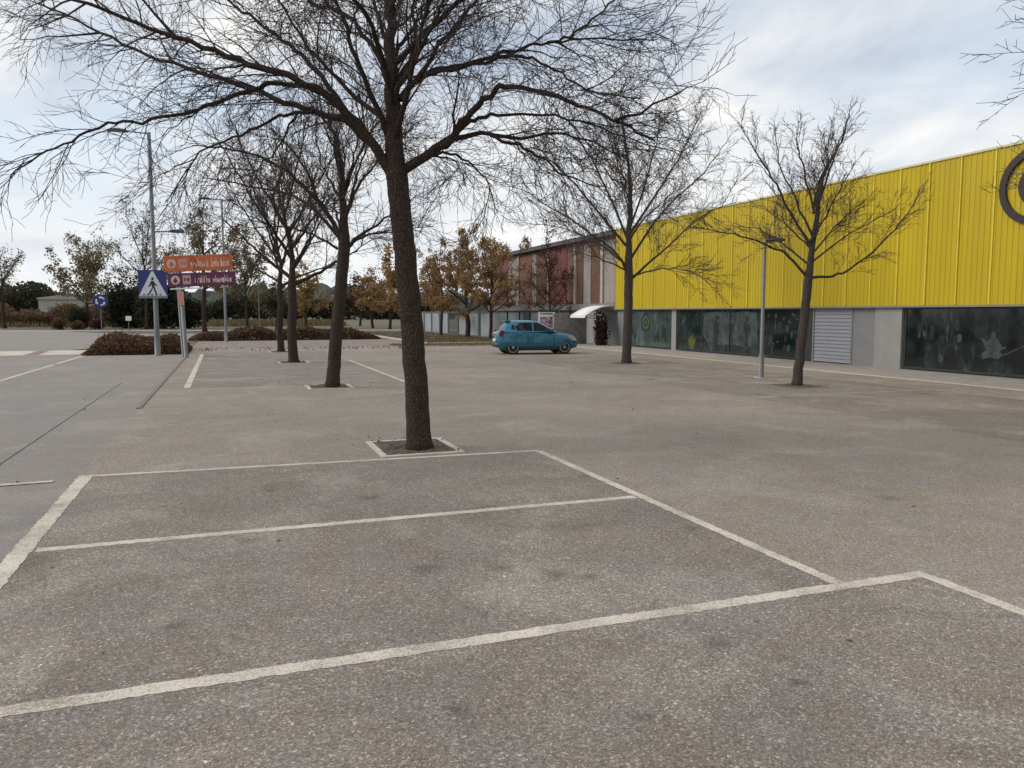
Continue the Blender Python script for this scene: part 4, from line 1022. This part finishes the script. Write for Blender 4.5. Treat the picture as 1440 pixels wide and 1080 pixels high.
# greenhouse
def gh(t_):       # rear x, front x, half width, z
    return (-1.70 + .36 * t_ + .06 * t_ * t_, .98 - .86 * t_ - .05 * t_ * t_, .745 - .15 * t_ - .03 * t_ * t_, .95 + .47 * t_)
g = MB(); lv_ = [0, .25, .5, .75, .92]; nr = 0
def gring(rx, fx, hw, z, ch=.14): return [(rx, -hw + ch * 1.1, z), (rx + ch, -hw, z), (fx - ch * 1.6, -hw, z), (fx, -hw + ch * 1.4, z), (fx + .05, 0, z), (fx, hw - ch * 1.4, z), (fx - ch * 1.6, hw, z), (rx + ch, hw, z), (rx, hw - ch * 1.1, z), (rx - .03, 0, z)]
gl = [gring(*gh(q)) for q in lv_]
r_, f_, h_, z_ = gh(1.0); gl += [gring(r_ + .05, f_ - .05, h_ - .02, z_ - .015), gring(r_ + .14, f_ - .2, h_ - .12, z_ + .02), gring(r_ + .45, f_ - .5, h_ - .35, z_ + .035, .08)]
for q in gl: g.v += q
for i in range(len(gl) - 1):
    for j in range(10): g.f.append((i * 10 + j, i * 10 + (j + 1) % 10, (i + 1) * 10 + (j + 1) % 10, (i + 1) * 10 + j))
g.f.append(tuple((len(gl) - 1) * 10 + j for j in range(10)))
gho = g.build('roof', m_carp, car, True, True)
def sidewin(name, pts, sg):
    b = MB(); o = []
    for x, t_ in pts: hw = gh(t_)[2]; z = gh(t_)[3]; o.append((x, sg * (hw + .007), z + .003))
    i_ = [(x, sg * (abs(y) - .02), z) for x, y, z in o]
    b.poly(o); k = len(o)
    b.poly(i_[::-1])
    for i in range(k): b.poly([o[i], o[(i + 1) % k], i_[(i + 1) % k], i_[i]])
    return b.build(name, m_cg, car, fixn=True)
for sg in (-1, 1):
    sidewin('front_side_window', [(-.20, .12), (.66, .12), (.30, .55), (.02, .84), (-.20, .86)], sg)
    sidewin('rear_side_window', [(-.98, .16), (-.27, .12), (-.27, .86), (-.85, .84), (-1.05, .5)], sg)
    sidewin('quarter_window', [(-1.24, .32), (-1.05, .2), (-1.10, .62), (-1.17, .70)], sg)
def endwin(name, front):
    b = MB(); o = []
    for sy in (-1, 1):
        for t_ in ((.12, .5, .86) if sy < 0 else (.86, .5, .12)):
            r, f, hw, z = gh(t_); o.append(((f if front else r) + (.012 if front else -.012), sy * (hw - .21), z))
    mid = []
    for t_ in (.12, .5, .86): r, f, hw, z = gh(t_); mid.append(((f + .062 if front else r - .042), 0, z))
    b.v = o + mid; b.f = [(0, 1, 7, 6), (1, 2, 8, 7), (6, 7, 4, 5), (7, 8, 3, 4)]
    return b.build(name, m_cg, car, fixn=True)
endwin('windscreen', True); endwin('rear_window', False)
def mk(name, m, par, *boxes, bv=.012):
    b = MB()
    for q in boxes: b.box(*q)
    o = b.build(name, m, par)
    if bv: bevel(o, bv)
    return o
sp = mk('spoiler', m_carp, car, (-1.42, -1.2, -.5, .5, 1.40, 1.44))
for sg in (-1, 1):
    b = MB(); y = sg * .66
    b.prism([(-1.80, .80), (-1.62, .76), (-1.56, .98), (-1.66, 1.06), (-1.76, .98)], lambda u, w_, d: (u, d, w_), sg * .60, sg * .785); b.build('tail_light', mat('tail_light_red', (.13, .012, .014), .2), car, fixn=True)
    b = MB(); b.prism([(1.46, .60), (1.79, .56), (1.74, .70), (1.5, .80), (1.38, .74)], lambda u, w_, d: (u, d, w_), sg * .44, sg * .742); b.build('headlight', mat('headlight_glass', (.38, .41, .42), .1), car, fixn=True)
    m2 = mk('wing_mirror', m_carp, car, (.52, .68, min(sg * .80, sg * .98), max(sg * .80, sg * .98), .96, 1.09), bv=.03)
    mk('door_handle', m_carp, car, (-.12, .06, min(sg * .79, sg * .825), max(sg * .79, sg * .825), .80, .83), bv=.006)
    mk('door_handle', m_carp, car, (-.95, -.77, min(sg * .79, sg * .825), max(sg * .79, sg * .825), .82, .85), bv=.006)
    mk('sill_trim', m_plas, car, (-.78, .84, min(sg * .78, sg * .812), max(sg * .78, sg * .812), .2, .29))
    for x in (-.235, .72, -.98): mk('door_seam', m_plas, car, (x - .006, x + .006, min(sg * .79, sg * .8075), max(sg * .79, sg * .8075), .3, .86), bv=0)
    for x in WHX:
        wl_ = thing('wheel', '', '', (x, 0, .29)); del wl_['label']; del wl_['category']; wl_.parent = car; wl_.scale = (1.1, 1, 1.07); wl_.location.z = .305
        MB().lathe([(.2, sg * .60), (.275, sg * .60), (.29, sg * .63), (.29, sg * .75), (.275, sg * .785), (.2, sg * .785)], 28, (0, 0, 0), 1).build('tyre', m_tyre, wl_, True)
        rm = MB(); rm.lathe([(.205, sg * .74), (.205, sg * .787), (.185, sg * .785), (.18, sg * .75)], 24, (0, 0, 0), 1); rm.lathe([(.18, sg * .742), (.18, sg * .764)], 20, (0, 0, 0), 1); rm.lathe([(.05, sg * .75), (.05, sg * .788)], 12, (0, 0, 0), 1)
        for k in range(5):
            a = k * 1.2566; c_, s2 = math.cos(a), math.sin(a)
            rm.prism([(c_ * .03 - s2 * .035, s2 * .03 + c_ * .035), (c_ * .19 - s2 * .028, s2 * .19 + c_ * .028), (c_ * .19 + s2 * .028, s2 * .19 - c_ * .028), (c_ * .03 + s2 * .035, s2 * .03 - c_ * .035)], lambda u, w_, d: (u, d, w_), sg * .755, sg * .784)
        rm.build('rim', m_rim, wl_, fixn=True)
mk('rear_bumper', m_plas, car, (-1.845, -1.60, -.58, .58, .30, .44), bv=.03)
mk('front_bumper', m_plas, car, (1.60, 1.88, -.56, .56, .28, .50), bv=.04)
mk('grille', m_plas, car, (1.78, 1.865, -.38, .38, .47, .56), bv=.01)
mk('number_plate', m_white, car, (-1.858, -1.80, -.25, .25, .56, .67), bv=.003)
mk('underbody', m_plas, car, (-1.5, 1.5, -.58, .58, .16, .24))

# ---------------------------------------------------------------- sky and sun
w = bpy.data.worlds.new('World'); scene.world = w; w.use_nodes = True
t = w.node_tree; t.nodes.clear()
out = t.nodes.new('ShaderNodeOutputWorld'); bg = t.nodes.new('ShaderNodeBackground'); t.links.new(bg.outputs[0], out.inputs[0])
SUN_EL, SUN_AZ = R_(36), R_(292)
sky = t.nodes.new('ShaderNodeTexSky'); sky.sky_type = 'NISHITA'; sky.sun_disc = False
sky.sun_elevation = SUN_EL; sky.sun_rotation = SUN_AZ; sky.dust_density = 1.5; sky.air_density = 1.0; sky.ozone_density = 1.5
tc = t.nodes.new('ShaderNodeTexCoord'); sp_ = t.nodes.new('ShaderNodeSeparateXYZ'); t.links.new(tc.outputs['Generated'], sp_.inputs[0])
def mth(op, a, b=None, c=None):
    n = N(t, 'ShaderNodeMath', operation=op)
    for i, q in enumerate((a, b, c)):
        if q is None: continue
        if hasattr(q, 'is_output'): t.links.new(q, n.inputs[i])
        else: n.inputs[i].default_value = q
    return n.outputs[0]
zz = mth('ADD', mth('MAXIMUM', sp_.outputs[2], 0), .22)
cb = t.nodes.new('ShaderNodeCombineXYZ')
t.links.new(mth('DIVIDE', sp_.outputs[0], zz), cb.inputs[0]); t.links.new(mth('DIVIDE', sp_.outputs[1], zz), cb.inputs[1]); cb.inputs[2].default_value = 3.7
v = cb.outputs[0]
n1 = noise(t, 1.15, 7, .55, v, .25); n2 = noise(t, 1.9, 6, .55, v, .4); n3 = noise(t, .7, 3, .5, v)
cover = ramp(t, n1, [(.27, 0), (.45, 1)])
CL = 7.6
cloud = ramp(t, n2, [(.34, (CL * .46, CL * .53, CL * .65)), (.48, (CL * .67, CL * .72, CL * .79)), (.66, (CL * .96, CL * .95, CL * .93))])
horiz = ramp(t, sp_.outputs[2], [(0, 1), (.10, .75), (.30, 0)])
blue = mixc(t, .55, sky.outputs[0], (CL * .68, CL * .81, CL * .96))
skyc = mixc(t, cover, blue, cloud)
skyc = mixc(t, mth('MULTIPLY', horiz, .62), skyc, (CL * .98, CL * .99, CL * .98))
t.links.new(skyc, bg.inputs[0]); bg.inputs[1].default_value = .10
sd = bpy.data.lights.new('sun', 'SUN'); sd.energy = 1.4; sd.angle = R_(35); sd.color = (1, .95, .88)
so = bpy.data.objects.new('sun', sd); col.objects.link(so)
dv = Vector((math.sin(SUN_AZ) * math.cos(SUN_EL), math.cos(SUN_AZ) * math.cos(SUN_EL), math.sin(SUN_EL)))
so.rotation_euler = dv.to_track_quat('Z', 'Y').to_euler(); so.location = (0, 0, 40)
scene.view_settings.view_transform = 'Standard'; scene.view_settings.look = 'None'
scene.view_settings.exposure = 0.47; scene.view_settings.gamma = 1
scene.cycles.use_denoising = True
